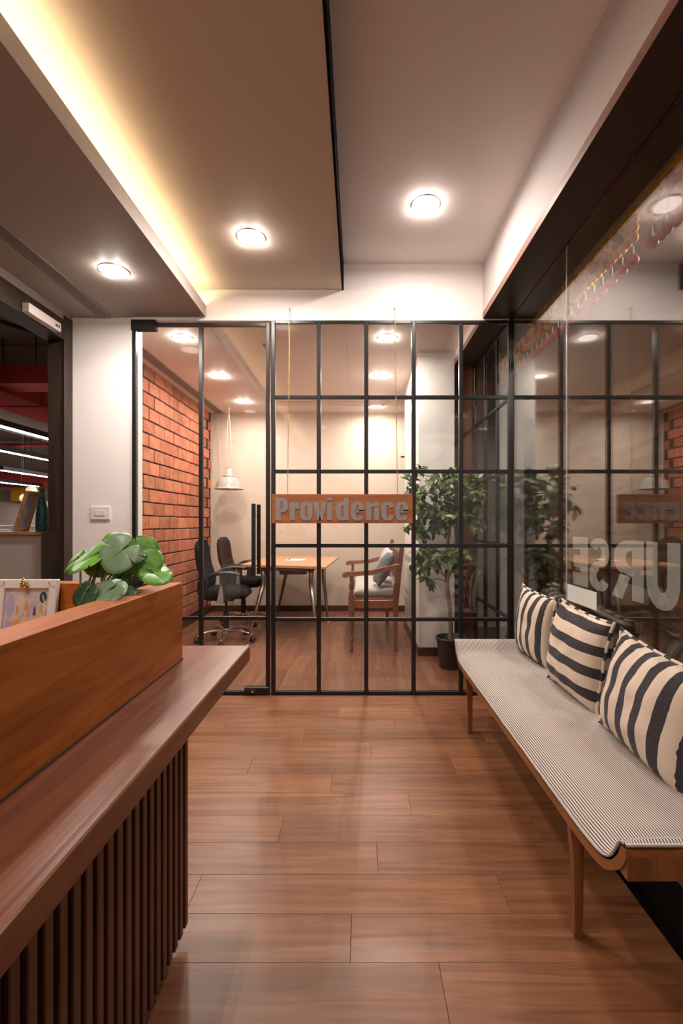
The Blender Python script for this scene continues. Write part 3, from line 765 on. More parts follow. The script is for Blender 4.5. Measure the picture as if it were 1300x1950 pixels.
# build board as strips between resampled outer and inner curves
def resample(p, n):
    L = [0]
    for a, c in zip(p[:-1], p[1:]): L.append(L[-1] + math.dist(a, c))
    out = []
    for i in range(n):
        s = L[-1] * i / (n - 1); k = max(j for j in range(len(L)) if L[j] <= s + 1e-9); k = min(k, len(p) - 2)
        t = (s - L[k]) / (L[k + 1] - L[k]); out.append((p[k][0] + (p[k + 1][0] - p[k][0]) * t, p[k][1] + (p[k + 1][1] - p[k][1]) * t))
    return out
def spline2(p, per=4): return [(v.x, v.y) for v in smooth_path([(a, c, 0) for a, c in p], per)]
so = spline2(outer, 4); si = spline2(inner, 4)
N1 = 26
so = resample(so, N1); si = resample(si, N1)
so = so + mirror(so); si = si + mirror(si)
vs = []
for (a, c), (d, e) in zip(so, si):
    vs.append([b.verts.new((X - bxo, yy - byo, zz)) for X in (X0, X1) for yy, zz in ((a, c), (d, e))])
for p, q in zip(vs[:-1], vs[1:]):
    for i0, i1 in ((0, 1), (1, 3), (3, 2), (2, 0)): b.faces.new((p[i0], p[i1], q[i1], q[i0]))
b.faces.new((vs[0][0], vs[0][1], vs[0][3], vs[0][2])); b.faces.new((vs[-1][0], vs[-1][1], vs[-1][3], vs[-1][2]))
finish('seat_board', b, 'bench', bn)
for ya, yb in ((.999, 1.020), (3.765 - 1.020, 3.765 - .999)):
    box('end_rail', 'benchz', X0 + .004 - bxo, X1 - bxo, ya + .001 - byo, yb + .01 - byo, .408, .4755, bn, .003)
for ly in (1.325, 2.595):
    for lx, f in ((.637, -1), (.99, 1)):
        b = nb(); w = .0125
        levels = [(.0, 0, w), (.22, 0, w * 1.15), (.353, -.004 * 1, w * 1.9)]
        rg = []
        for z, dx, ww in levels: rg.append([b.verts.new((lx + dx + sx * ww - bxo, ly + sy * w * 1.05 - byo, z)) for sx, sy in ((-1, -1), (1, -1), (1, 1), (-1, 1))])
        for p, q in zip(rg[:-1], rg[1:]):
            for k in range(4): b.faces.new((p[k], p[(k + 1) % 4], q[(k + 1) % 4], q[k]))
        b.faces.new(rg[0]); b.faces.new(rg[-1]); bmesh.ops.bevel(b, geom=b.edges[:], offset=.0015, segments=1, affect='EDGES')
        finish('leg', b, 'benchz', bn)
    box('cross_rail', 'benchz', .652 - bxo, .978 - bxo, ly - .012 - byo, ly + .012 - byo, .30, .352, bn, .002)
# cushion: cross section across X swept along the long profile
b = nb(); uvl = b.loops.layers.uv.new('UVMap')
path = resample(spline2([(1.006, .484), (1.018, .4845), (1.034, .462), (1.062, .420), (1.10, .398), (1.165, .388), (1.25, .385)], 5), 34)
path = path + mirror(path)
mid = [(path[33][0] + (path[34][0] - path[33][0]) * k / 24, path[33][1]) for k in range(1, 24)]
path = path[:34] + mid + path[34:]
np_ = len(path)
cs = [(X0 + .002, 0.0), (X0 + .004, .006), (X0 + .022, .020), (X0 + .040, .033), (X0 + .056, .038), (X0 + .075, .0395), (X0 + .15, .040), (X0 + .25, .040), (X0 + .36, .040), (X1 - .012, .036), (X1 - .004, .015)]
rows = []
for i, (yy, zz) in enumerate(path):
    d = min(yy - 1.006, 3.765 - 1.006 - yy); th = .10 + .90 * min(1, max(0, (d - .0) / .14)) ** .8
    a = path[max(i - 1, 0)]; c = path[min(i + 1, np_ - 1)]; tx, tz = c[0] - a[0], c[1] - a[1]; l = math.hypot(tx, tz); ny, nz = -tz / l, tx / l
    r = []; s = 0.
    for k, (xx, h) in enumerate(cs):
        if k: s += math.dist(cs[k], cs[k - 1])
        hh_ = h * th + (noise.noise(Vector((xx * 6, yy * 5, 1))) * .004 if 3 < k < 9 else 0) * th
        wob = noise.noise(Vector((yy * 14, 3, 0))) * .0025 if k < 3 else 0
        r.append((b.verts.new((xx + wob - bxo, yy + ny * hh_ - byo, zz + nz * hh_)), s, yy))
    rows.append(r)
for p, q in zip(rows[:-1], rows[1:]):
    for k in range(len(cs) - 1):
        f = b.faces.new((p[k][0], p[k + 1][0], q[k + 1][0], q[k][0])); f.smooth = True
        for lp, s in zip(f.loops, (p[k], p[k + 1], q[k + 1], q[k])): lp[uvl].uv = (s[1], s[2])
cu = finish('seat_cushion', b, 'cushion', bn, True)
b = nb(); uvw = b.loops.layers.uv.new('UVMap')
edge = [r[0][0] for r in rows]
ep = [Vector((X0 + .001 - bxo + noise.noise(Vector((yy * 14, 3, 0))) * .0025, yy - byo, zz + .003)) for yy, zz in path]
tube(b, ep, .0036, 6, uv=uvw)
ep2 = [Vector((X0 + .002 + (X1 - X0 - .01) * k / 30 - bxo, 1.004 - byo, .4865)) for k in range(31)]
tube(b, ep2, .0038, 6, uv=uvw)
ep3 = [Vector((v.x, -v.y + (3.765 - 2 * byo), v.z)) for v in ep2]
tube(b, ep3, .0038, 6, uv=uvw)
finish('welt', b, 'welt', bn, True)

# ------------------------------------------------------------------ pillows
def pillow(name, w, h, thick, m, pipe='piping', n=26, seed=1, parent=None, sag=.0, wr=1.0):
    """local: width along X, height along Z, thickness along Y (front is -Y); bottom edge at z=0"""
    b = nb(); uv = b.loops.layers.uv.new('UVMap'); sides = []
    def edge_in(u, v):
        return 1 - .055 * (1 - abs(2 * v - 1) ** 2.5), 1 - .055 * (1 - abs(2 * u - 1) ** 2.5)
    for sgn in (-1, 1):
        g = []
        for i in range(n + 1):
            r = []
            for j in range(n + 1):
                u, v = i / n, j / n
                ex, ez = edge_in(u, v)
                x = (u - .5) * w * ex; z = h * .5 + (v - .5) * h * ez
                f = (max(0, 1 - abs(2 * u - 1) ** 2.6) * max(0, 1 - abs(2 * v - 1) ** 2.6)) ** .55
                f *= 1 + .12 * (.5 - v)
                nz = noise.noise(Vector((u * 5 + seed, v * 5, sgn))) * .10 + wr * .035 * math.sin((u * 19 + v * 7 + seed)) * noise.noise(Vector((u * 3, v * 3, seed)))
                # gathers at the seam
                e = min(u, 1 - u, v, 1 - v)
                gat = wr * .0022 * math.sin((u + v) * 95 + seed) * math.exp(-e * 18) if e > 0 else 0
                y = sgn * (thick * .5 * f * (1 + nz) + gat)
                z -= sag * f
                r.append((b.verts.new((x, y, z)), u * w, v * h))
            g.append(r)
        sides.append(g)
    for sgn, g in zip((-1, 1), sides):
        for i in range(n):
            for j in range(n):
                q = (g[i][j], g[i + 1][j], g[i + 1][j + 1], g[i][j + 1])
                if sgn > 0: q = q[::-1]
                f = b.faces.new([k[0] for k in q]); f.smooth = True
                for lp, k in zip(f.loops, q): lp[uv].uv = (k[1] + seed * .013, k[2] + seed * .017)
    bmesh.ops.remove_doubles(b, verts=b.verts[:], dist=.0004)
    body = finish(name, b, m, parent, True)
    if pipe:
        b = nb(); uv2 = b.loops.layers.uv.new('UVMap'); pts = []
        N = 24
        for side in range(4):
            for k in range(N):
                t = k / N
                u, v = [(t, 0), (1, t), (1 - t, 1), (0, 1 - t)][side]
                ex, ez = edge_in(u, v)
                cr = max(0, 1 - min(abs(u - .5), abs(v - .5)) * 0) 
                corner = math.exp(-min(t, 1 - t) * 16)
                k2 = 1 + .035 * corner
                pts.append(Vector(((u - .5) * w * ex * k2, 0 + .002 * math.sin(t * 40 + side), h * .5 + (v - .5) * h * ez * k2)))
        tube(b, pts, .0062, 8, closed=True, uv=uv2)
        finish('piping', b, pipe, body if parent is None else body, True)
    return body
def place_pillow(o, bottom, top, ydir, label, cat='cushion', group=None, roll=0):
    """bottom centre, top centre, and width direction"""
    z = (Vector(top) - Vector(bottom)).normalized(); x = Vector(ydir); x = (x - z * x.dot(z)).normalized(); y = z.cross(x)
    m = Matrix((x, y, z)).transposed().to_4x4()
    if roll: m = m @ Matrix.Rotation(roll, 4, 'Y')
    m.translation = Vector(bottom); o.matrix_world = m
    tag(o, label, cat, group)
gp = 'striped cushions on the bench'
p1 = pillow('throw_pillow', .36, .385, .15, 'pilv', seed=1, wr=2.6)
place_pillow(p1, (.985, 2.57, .425), (1.012, 2.55, .80), (0.12, -1, 0), 'striped cushion with vertical stripes farthest away on the bench, next to the partition', group=gp)
p2 = pillow('throw_pillow', .42, .385, .17, 'pilh', seed=2, wr=2.6)
place_pillow(p2, (.955, 2.05, .425), (1.01, 2.03, .80), (.05, -1, 0), 'middle cushion with horizontal black and cream stripes on the bench', group=gp)
p3 = pillow('throw_pillow', .44, .36, .18, 'pilv', seed=3, wr=2.6)
place_pillow(p3, (.925, 1.51, .425), (.995, 1.48, .80), (.03, -1, 0), 'nearest cushion on the bench, with vertical stripes, cut by the picture edge', group=gp)

# ================================================================== FIG TREE
ft = empty('potted_tree', (.772, 3.77, 0), label='artificial fig tree in a black pot behind the glass partition', cat='plant')
b = nb(); lathe(b, [(0, 0), (.092, 0), (.096, .01), (.117, .225), (.126, .228), (.126, .25), (.118, .252), (.112, .235), (.108, .21), (0, .21)], 30); finish('pot', b, 'pot', ft, True)
b = nb(); lathe(b, [(0, .215), (.109, .212)], 20); finish('soil', b, 'soil', ft)
b = nb()
o0 = Vector(ft.location)
def T(px, py, Y=3.77): return pt(px, py, Y) - o0
tr = smooth_path([(0, 0, .2), T(857, 1170), T(852, 1120, 3.76), T(850, 1060), T(856, 1000), T(853, 960), T(845, 925, 3.74)], 5)
tube(b, tr, [.021 * (1 - .62 * i / (len(tr) - 1)) for i in range(len(tr))], 9)
tr2 = smooth_path([T(851, 1110), T(862, 1070, 3.82), T(868, 1020, 3.84), T(880, 960, 3.85)], 5)
tube(b, tr2, [.012 * (1 - .5 * i / (len(tr2) - 1)) for i in range(len(tr2))], 8)
ends = []
rnd = random.Random(3)
clusters = [  # px, py, rx(px), ry(px), dY, weight
 (788, 945, 34, 48, .18, 12), (850, 920, 42, 34, .22, 13), (835, 975, 40, 44, .22, 12), (903, 938, 20, 34, .16, 9),
 (792, 1010, 22, 30, .12, 5), (815, 1062, 44, 28, .2, 14), (860, 1060, 26, 30, .18, 9), (905, 990, 18, 26, .12, 3), (812, 1105, 14, 22, .08, 2), (868, 980, 20, 40, .2, 6), (795, 900, 14, 18, .08, 2)]
twigs = []
tot = sum(c[5] for c in clusters)
for px, py, rx, ry, dy, wt in clusters:
    c = T(px, py, 3.76); rxm, rym = rx * 3.76 / F, ry * 3.76 / F
    j = min(tr, key=lambda p: (p - c).length + max(0, p.z - c.z) * .6)
    hub = c + Vector((0, 0, -.02))
    tube(b, smooth_path([j, (j + hub) / 2 + Vector((0, 0, .03)), hub], 4), [.006, .0055, .005, .0045, .004, .0038, .0035, .003, .0028], 6)
    for k in range(int(wt * 2.3)):
        d = Vector((rnd.gauss(0, 1), rnd.gauss(0, 1), rnd.gauss(0, 1))).normalized() * rnd.uniform(.55, 1.05)
        e = c + Vector((d.x * rxm, d.y * dy, d.z * rym))
        mid = (hub + e) / 2 + Vector((0, 0, .02))
        e2 = e + Vector((0, 0, -.015))
        P = smooth_path([hub, mid, e2], 4); tube(b, P, .0016, 4, cap=False); twigs.append(P)
finish('trunk', b, 'bark', ft, True)
def leaf_geo(b, c, t, u, L, w):
    s = t.cross(u); pts = [(0, 0), (.18, .30), (.42, .5), (.68, .36), (.88, .12), (1.0, 0)]
    C = []; A = []; B = []
    for k, (f, ww) in enumerate(pts):
        bend = -.22 * f * f * L
        C.append(b.verts.new(c + t * f * L + u * bend))
        if 0 < k < 5:
            A.append(b.verts.new(c + t * f * L + s * ww * w + u * (bend + .18 * ww * w))); B.append(b.verts.new(c + t * f * L - s * ww * w + u * (bend + .18 * ww * w)))
    for S_, flip in ((A, 0), (B, 1)):
        b.faces.new((C[0], S_[0], C[1]) if not flip else (C[0], C[1], S_[0]))
        for k in range(3): b.faces.new((C[k + 1], S_[k], S_[k + 1], C[k + 2]) if not flip else (C[k + 1], C[k + 2], S_[k + 1], S_[k]))
        b.faces.new((C[4], S_[3], C[5]) if not flip else (C[4], C[5], S_[3]))
lmesh = []
for m in ('fig1', 'fig2', 'fig2', 'fig1', 'fig2'):
    b = nb(); leaf_geo(b, Vector((0, 0, 0)), Vector((0, 0, 1)), Vector((0, -1, 0)), 1.0, .46)
    me = bpy.data.meshes.new('leaf'); b.to_mesh(me); b.free(); me.materials.append(M[m])
    for p in me.polygons: p.use_smooth = True
    lmesh.append(me)
leafs = []
for P in twigs:
    for i in range(len(P) - 1):
        if i < 2: continue
        for k in range(2):
            base = P[i] + (P[i + 1] - P[i]) * rnd.random(); d = (P[i + 1] - P[i]).normalized()
            t = (d * .7 + Vector((rnd.uniform(-1, 1), rnd.uniform(-1, .8), rnd.uniform(-1.1, .3))) * .9).normalized()
            leafs.append((base, t))
rnd.shuffle(leafs)
leafs = leafs[:1500]
leafs.sort(key=lambda a: a[0].y)
bst = nb(); cnt = 0
for i, (base, t) in enumerate(leafs):
    up = Vector((rnd.uniform(-.5, .5), -.7, .8)); up = (up - t * up.dot(t)).normalized(); L = rnd.uniform(.060, .088)
    tipx = (base + t * L).x + o0.x
    if tipx > XG - .03: t.x = -abs(t.x); up = (up - t * up.dot(t)).normalized()
    if cnt < 300 and i % 2 == 0:
        o = bpy.data.objects.new('leaf', rnd.choice(lmesh)); COL.objects.link(o); o.parent = ft
        s = up.cross(t); mm = Matrix((s, -up, t)).transposed().to_4x4() 
        mm = Matrix.Translation(base) @ mm @ Matrix.Scale(L, 4); o.matrix_local = mm; cnt += 1
    else: leaf_geo(bst, base, t, up, L, .46 * L)
fo = finish('foliage', bst, 'fig1', ft, True, kind='stuff', recalc=False)

# ================================================================== OFFICE FURNITURE
# pendant
pl = empty('pendant_lamp', (-1.646, 5.82, 1.62), label='grey enamel dome pendant lamp hanging in front of the cream office wall', cat='pendant lamp')
b = nb(); lathe(b, [(.046, .155), (.08, .150), (.115, .125), (.145, .085), (.165, .035), (.172, .006), (.182, .002), (.182, -.004), (.170, .0), (.160, .035), (.140, .080), (.11, .118), (.075, .142), (.0, .148)], 36); finish('shade', b, 'lampgrey', pl, True)
b = nb(); lathe(b, [(0, .152), (.068, .152), (.070, .156), (.070, .176), (.066, .178), (.046, .179), (.046, .260), (.042, .264), (0, .264)], 28); finish('neck', b, 'lampgrey', pl, True)
b = nb(); tube(b, [(-.035, 0, .268), (.0, 0, .275), (.035, 0, .268)], .004, 6); tube(b, [(0, 0, .27), (-.004, 0, .30), (.004, 0, .315)], .003, 6); finish('loop', b, 'steel', pl, True)
b = nb()
for sx in (-1, 1): tube(b, [(sx * .045, 0, .262), (sx * .028, 0, .55), (sx * .006, 0, 1.02)], .0018, 5)
tube(b, [(.004, -.01, 1.02), (.012, -.01, .85), (.010, -.01, .78)], .002, 5)
finish('cord', b, 'thread', pl, True)
b = nb(); lathe(b, [(0, 1.005), (.012, 1.008), (.022, 1.04), (0, 1.04)], 12); finish('ceiling_hook', b, 'ring', pl, True)

# meeting table
tb = empty('meeting_table', (-.74, 5.15, 0), label='light wood meeting table on splayed steel legs in the office', cat='table')
to = Vector(tb.location)
def rounded(poly, r=.04, n=4):
    out = []; k = len(poly)
    for i in range(k):
        p = Vector(poly[i]); a = (Vector(poly[i - 1]) - p).normalized(); c = (Vector(poly[(i + 1) % k]) - p).normalized()
        for j in range(n + 1):
            t = j / n; q = (p + a * r) * (1 - t) ** 2 + p * 2 * t * (1 - t) + (p + c * r) * t * t; out.append((q.x, q.y))
    return out
corners = [(-1.215 - to.x, 4.72 - to.y), (-.315 - to.x, 4.47 - to.y), (-.235 - to.x, 5.78 - to.y), (-1.14 - to.x, 5.98 - to.y)]
b = nb(); prism(b, rounded(corners), 2, .737, .760); bmesh.ops.bevel(b, geom=[e for e in b.edges if abs(e.verts[0].co.z - e.verts[1].co.z) < 1e-4], offset=.003, segments=1, affect='EDGES'); finish('table_top', b, 'table', tb)
LG = [((-.98, 4.74), (-1.083, 4.45)), ((-.47, 4.62), (-.368, 4.28)), ((-.90, 5.72), (-1.04, 5.88)), ((-.40, 5.36), (-.358, 5.46))]
for (tx, ty), (fx, fy) in LG:
    b = nb(); a = Vector((tx - to.x, ty - to.y, .736)); k = Vector((tx - to.x, ty - to.y - .01, .55)); f = Vector((fx - to.x, fy - to.y, .012))
    tube(b, [a, a * .5 + k * .5, k + Vector((0, 0, .03)), k, k * .9 + f * .1, f], [.027, .027, .026, .025, .023, .011], 14)
    lg = finish('leg', b, 'steel', tb, True)
    b = nb(); lathe(b, [(0, 0), (.03, 0), (.03, .006), (.012, .012), (0, .012)], 16, (f.x, f.y, 0)); finish('foot', b, 'steel', lg, True)
b = nb(); 
for (x0, y0), (x1, y1) in (((-.98, 4.74), (-.47, 4.62)), ((-.90, 5.72), (-.40, 5.40)), ((-.98, 4.76), (-.90, 5.70)), ((-.47, 4.64), (-.40, 5.38))):
    tube(b, [(x0 - to.x, y0 - to.y, .716), (x1 - to.x, y1 - to.y, .716)], .019, 8)
finish('under_frame', b, 'greyplastic', tb, True)
box('cable_tray', 'greyplastic', -.86 - to.x, -.56 - to.x, 4.98 - to.y, 5.2 - to.y, .625, .70, tb, .004)
nbk = nb(); bx(nbk, -.11, .09, -.11, .11, 0, .006, .001); o = finish('notepad', nbk, 'notepaper', None); o.location = (-.705, 5.25, .7605); o.rotation_euler = (0, 0, -.12)
tag(o, 'white sheet of paper lying on the meeting table', 'notepad')
b = nb(); tube(b, [(0, -.06, 0), (.004, .06, 0)], .004, 6); o = finish('pen', b, 'plastic', None, True); o.location = (-.79, 5.27, .7705); tag(o, 'dark pen lying across the white paper on the meeting table', 'pen')

# office chairs
def chair(x, y, rz, label, twist=0):
    c = empty('office_chair', (x, y, 0), rz, label, 'office chair', 'black office chairs at the meeting table')
    # local: faces +X
    b = nb()
    n, mm_ = 14, 12
    def sh(u, v): return u, v
    g = []
    for s in (0, 1):
        gg_ = []
        for i in range(n + 1):
            r = []
            for j in range(mm_ + 1):
                u = 2 * i / n - 1; v = 2 * j / mm_ - 1
                X = u * .235 * math.sqrt(1 - v * v * .30); Y_ = v * .245 * math.sqrt(1 - u * u * .30)
                e = max(0, 1 - max(abs(u), abs(v)) ** 6)
                zt_ = .50 + .040 * e ** .5 - (.025 * max(0, u) ** 3) + .01 * v * v
                r.append(b.verts.new((X + .02, Y_, zt_ if s else .475 - .035 * e ** .5)))
            gg_.append(r)
        g.append(gg_)
    for s in (0, 1):
        for i in range(n):
            for j in range(mm_):
                q = [g[s][i][j], g[s][i + 1][j], g[s][i + 1][j + 1], g[s][i][j + 1]]; f = b.faces.new(q if s else q[::-1]); f.smooth = True
    per = [(i, 0) for i in range(n)] + [(n, j) for j in range(mm_)] + [(n - i, mm_) for i in range(n)] + [(0, mm_ - j) for j in range(mm_)]
    for k in range(len(per)):
        a, d = per[k], per[(k + 1) % len(per)]; b.faces.new((g[0][a[0]][a[1]], g[0][d[0]][d[1]], g[1][d[0]][d[1]], g[1][a[0]][a[1]])).smooth = True
    finish('seat', b, 'mesh', c, True)
    # backrest
    b = nb(); g = []; n2, m2 = 16, 10
    for s in (0, 1):
        G_ = []
        for i in range(n2 + 1):
            v = i / n2; z = .46 + v * .56
            wv = .205 + .045 * math.sin(v * PI * .9) - .075 * max(0, v - .8) / .2 * (max(0, v - .8) / .2)
            if v > .9: wv *= math.sqrt(max(.02, 1 - ((v - .9) / .1) ** 2 * .55))
            xc = -.215 - .06 * v + .035 * math.exp(-((v - .28) / .18) ** 2)
            r = []
            for j in range(m2 + 1):
                u = 2 * j / m2 - 1
                e = max(0, 1 - abs(u) ** 5) ** .5 * max(0, 1 - abs(2 * v - 1) ** 8) ** .5
                r.append(b.verts.new((xc + .05 * u * u + (1 if s else -1) * .032 * e, u * wv, z)))
            G_.append(r)
        g.append(G_)
    for s in (0, 1):
        for i in range(n2):
            for j in range(m2):
                q = [g[s][i][j], g[s][i + 1][j], g[s][i + 1][j + 1], g[s][i][j + 1]]; b.faces.new(q if s else q[::-1]).smooth = True
    per = [(i, 0) for i in range(n2)] + [(n2, j) for j in range(m2)] + [(n2 - i, m2) for i in range(n2)] + [(0, m2 - j) for j in range(m2)]
    for k in range(len(per)):
        a, d = per[k], per[(k + 1) % len(per)]; b.faces.new((g[0][a[0]][a[1]], g[0][d[0]][d[1]], g[1][d[0]][d[1]], g[1][a[0]][a[1]])).smooth = True
    bk = finish('backrest', b, 'mesh', c, True)
    b = nb(); tube(b, smooth_path([(-.05, 0, .43), (-.18, 0, .425), (-.255, 0, .47), (-.262, 0, .60)], 5), .022, 8); finish('back_bracket', b, 'plastic', bk, True)
    for sy in (-1, 1):
        b = nb(); P = smooth_path([(-.13, sy * .265, .655), (-.06, sy * .27, .700), (.05, sy * .275, .712), (.15, sy * .272, .700), (.165, sy * .272, .685)], 5)
        rr = tube(b, P, .019, 8)
        for v in b.verts: v.co.y = sy * .271 + (v.co.y - sy * .271) * 1.5
        ar = finish('armrest', b, 'plastic', c, True)
        b = nb(); prism(b, [(-.035, .45), (.03, .45), (.045, .60), (.038, .70), (-.015, .70), (-.012, .60)], 1, sy * .262 - .012, sy * .262 + .012); finish('arm_post', b, 'plastic', ar)
        b = nb(); prism(b, [(-.04, .425), (.03, .425), (.016, .57), (.006, .605), (-.008, .57)], 1, sy * .276, sy * .284); finish('arm_cover', b, 'greyplastic', ar)
        b = nb(); tube(b, [(0, sy * .05, .44), (0, sy * .26, .435)], .016, 6); finish('arm_bracket', b, 'plastic', ar)
    box('tilt_mechanism', 'plastic', -.10, .09, -.07, .07, .405, .445, c, .008)
    b = nb(); tube(b, [(.0, -.07, .42), (.02, -.24, .415)], .005, 6); finish('lever', b, 'plastic', c, True)
    b = nb(); lathe(b, [(.0, .41), (.014, .41), (.014, .30), (.026, .30), (.029, .12), (0, .12)], 16); finish('gas_lift', b, 'plastic', c, True)
    b = nb(); lathe(b, [(0, .13), (.034, .13), (.042, .115), (.042, .075), (.030, .065), (0, .065)], 16)
    bs = finish('base', b, 'chrome', c, True)
    for k in range(5):
        a = 2 * PI * k / 5 + twist; d = Vector((math.cos(a), math.sin(a), 0)); nrm = Vector((-d.y, d.x, 0))
        b = nb(); P = smooth_path([d * .03 + Vector((0, 0, .10)), d * .13 + Vector((0, 0, .108)), d * .24 + Vector((0, 0, .085)), d * .285 + Vector((0, 0, .062))], 4)
        tube(b, P, [.018 - .009 * i / (len(P) - 1) for i in range(len(P))], 8); finish('spoke', b, 'chrome', bs, True)
        b = nb(); cc = d * .285
        for s in (-1, 1): tube(b, [cc + nrm * (s * .006) + Vector((0, 0, .027)), cc + nrm * (s * .024) + Vector((0, 0, .027))], .027, 14)
        tube(b, [cc + Vector((0, 0, .03)), cc + Vector((0, 0, .062))], .007, 6)
        finish('caster', b, 'plastic', c, True)
    return c
chair(-1.335, 4.62, .10, 'black office chair nearest the glass door with chrome star base', .95)
chair(-1.36, 5.42, .02, 'black office chair farther back, behind the other, by the cream wall', .35)

# settee: faces -X
st_ = empty('settee', (.17, 4.82, 0), label='carved wooden two-seat settee with turned legs and curved arms', cat='settee')
sxo, syo = .17, 4.82
def turned(profile, x, y, name='leg', m='settee', parent=st_, n=16):
    b = nb(); lathe(b, [(0, profile[0][1])] + profile + [(0, profile[-1][1])], n, (x - sxo, y - syo, 0)); return finish(name, b, m, parent, True)
for ys, sd in ((4.215, 0), (5.42, 1)):
    fx, bxp = -.06, .355
    # front leg: turned foot, tapered shaft, square block, turned arm post
    turned([(.016, 0), (.021, .012), (.017, .06), (.012, .08), (.020, .10), (.023, .115), (.018, .13), (.013, .14), (.015, .165), (.018, .18), (.024, .36), (.026, .40)], fx, ys)
    b = nb(); bx(b, fx - .027 - sxo, fx + .027 - sxo, ys - .027 - syo, ys + .027 - syo, .38, .535, .003); finish('leg_block', b, 'settee', st_)
    turned([(.016, .535), (.022, .545), (.022, .555), (.014, .565), (.021, .585), (.023, .605), (.016, .64), (.014, .67), (.019, .675), (.019, .685), (.014, .70)], fx, ys, 'arm_post')
    # back leg and post, raked
    b = nb(); prism(b, [(bxp - .022 - sxo, 0), (bxp + .012 - sxo, 0), (bxp + .018 - sxo, .42), (bxp + .075 - sxo, .985), (bxp + .052 - sxo, .995), (bxp + .035 - sxo, .985), (bxp - .030 - sxo, .55), (bxp - .030 - sxo, .42)], 1, ys - .017 - syo, ys + .017 - syo)
    finish('back_post', b, 'settee', st_)
    # arm
    P = [(fx - .085, .715), (fx - .07, .735), (fx - .03, .742), (fx + .06, .742), (fx + .20, .752), (fx + .33, .79), (bxp + .03, .815), (bxp + .03, .775), (fx + .33, .748), (fx + .20, .712), (fx + .06, .703), (fx - .02, .702), (fx - .04, .688), (fx - .065, .684), (fx - .083, .697)]
    b = nb(); prism(b, [(a - sxo, c) for a, c in P], 1, ys - .026 - syo, ys + .026 - syo); bmesh.ops.bevel(b, geom=b.edges[:], offset=.004, segments=1, affect='EDGES'); finish('arm', b, 'settee_y', st_)
    box('side_rail', 'settee_y', fx + .025 - sxo, bxp - .025 - sxo, ys - .014 - syo, ys + .014 - syo, .405, .478, st_, .002)
box('front_rail', 'settee', -.075 - sxo, -.045 - sxo, 4.24 - syo, 5.395 - syo, .41, .478, st_, .002)
box('back_rail', 'settee', .345 - sxo, .37 - sxo, 4.235 - syo, 5.40 - syo, .41, .478, st_, .002)
for zz, xx, hgt in ((.90, .40, .05), (.60, .365, .04)): box('back_rail', 'settee', xx - sxo, xx + .022 - sxo, 4.233 - syo, 5.402 - syo, zz, zz + hgt, st_, .003)
for k in range(11):
    yy = 4.31 + k * .102; b = nb(); prism(b, [(.368 - sxo, .635), (.382 - sxo, .635), (.412 - sxo, .902), (.398 - sxo, .902)], 1, yy - .012 - syo, yy + .012 - syo); finish('back_slat', b, 'settee', st_)
for k in range(9):
    yy = 4.27 + k * .135; box('seat_slat', 'settee_y', -.045 - sxo, .345 - sxo, yy - .02 - syo, yy + .02 - syo, .470, .483, st_, .001)
sc_ = pillow('seat_cushion', 1.16, .44, .10, 'seatpad', None, 26, 5, wr=.3)
for v in sc_.data.vertices:   # squarer edge for a box cushion
    f = .044; v.co.y = max(-f, min(f, v.co.y * 2.6))
sc_.matrix_world = Matrix.Translation((.16 + .235, 4.82, .483 + .045)) @ Matrix(((0, 0, -1, 0), (1, 0, 0, 0), (0, -1, 0, 0), (0, 0, 0, 1)))
tag(sc_, 'grey linen box cushion on the seat of the wooden settee', 'cushion')
q1 = pillow('throw_pillow', .34, .34, .13, 'pil_light', None, 20, 6)
place_pillow(q1, (.235, 4.80, .60), (.335, 4.82, .935), (.15, -1, 0), 'pale grey cushion leaning against the settee back, behind the slate one', group='cushions on the settee', roll=.12)
q2 = pillow('throw_pillow', .34, .34, .12, 'pil_slate', None, 20, 7)
place_pillow(q2, (.175, 4.44, .595), (.325, 4.42, .885), (.1, -1, 0), 'slate grey cushion in front on the settee seat', group='cushions on the settee', roll=-.1)

# ================================================================== SMALL FITTINGS
sw = empty('switch_plate', ((192 - CX) * D / F, D - .001, CH - (977.5 - CY) * D / F - .045), label='white switch plate with three rocker switches on the white pier', cat='switch')
box('plate', 'white', -.067, .067, -.010, 0, 0, .092, sw, .003)
for k in range(3): box('rocker', 'white', -.036 + k * .024, -.013 + k * .024, -.0135, -.009, .028, .066, sw, .0015)
dc = empty('door_closer', (-1.985, 2.84, 2.44), label='white door closer box mounted on the dark door header', cat='door closer')
box('housing', 'closer', 0, .045, -.15, .14, .0, .058, dc, .003)
b = nb()
for k in range(3): bx(b, .0451, .0456, .085 + k * .014, .095 + k * .014, .02, .036)
finish('badge', b, 'groove', dc)
# smoke detector in office ceiling
b = nb(); lathe(b, [(0, -.03), (.012, -.03), (.018, -.012), (.03, -.006), (.032, 0), (0, 0)], 16); o = finish('sprinkler_head', b, 'steel', None, True); o.location = (-.98, 4.0, 2.72); o.location = pt(507, 658, 1.52 * F / 336); o.location.z = 2.72
tag(o, 'small metal sprinkler head in the office ceiling', 'sprinkler')
# glass shelf clip at the column
gs = empty('glass_board', (.47, 5.301, 1.45), label='small pane of glass held by a dark clip near the column edge', cat='glass board')
box('pane', 'glass', 0, .10, 0, .008, 0, .62, gs); box('clip', 'plastic', .03, .08, -.0, .018, .50, .52, gs, .002)

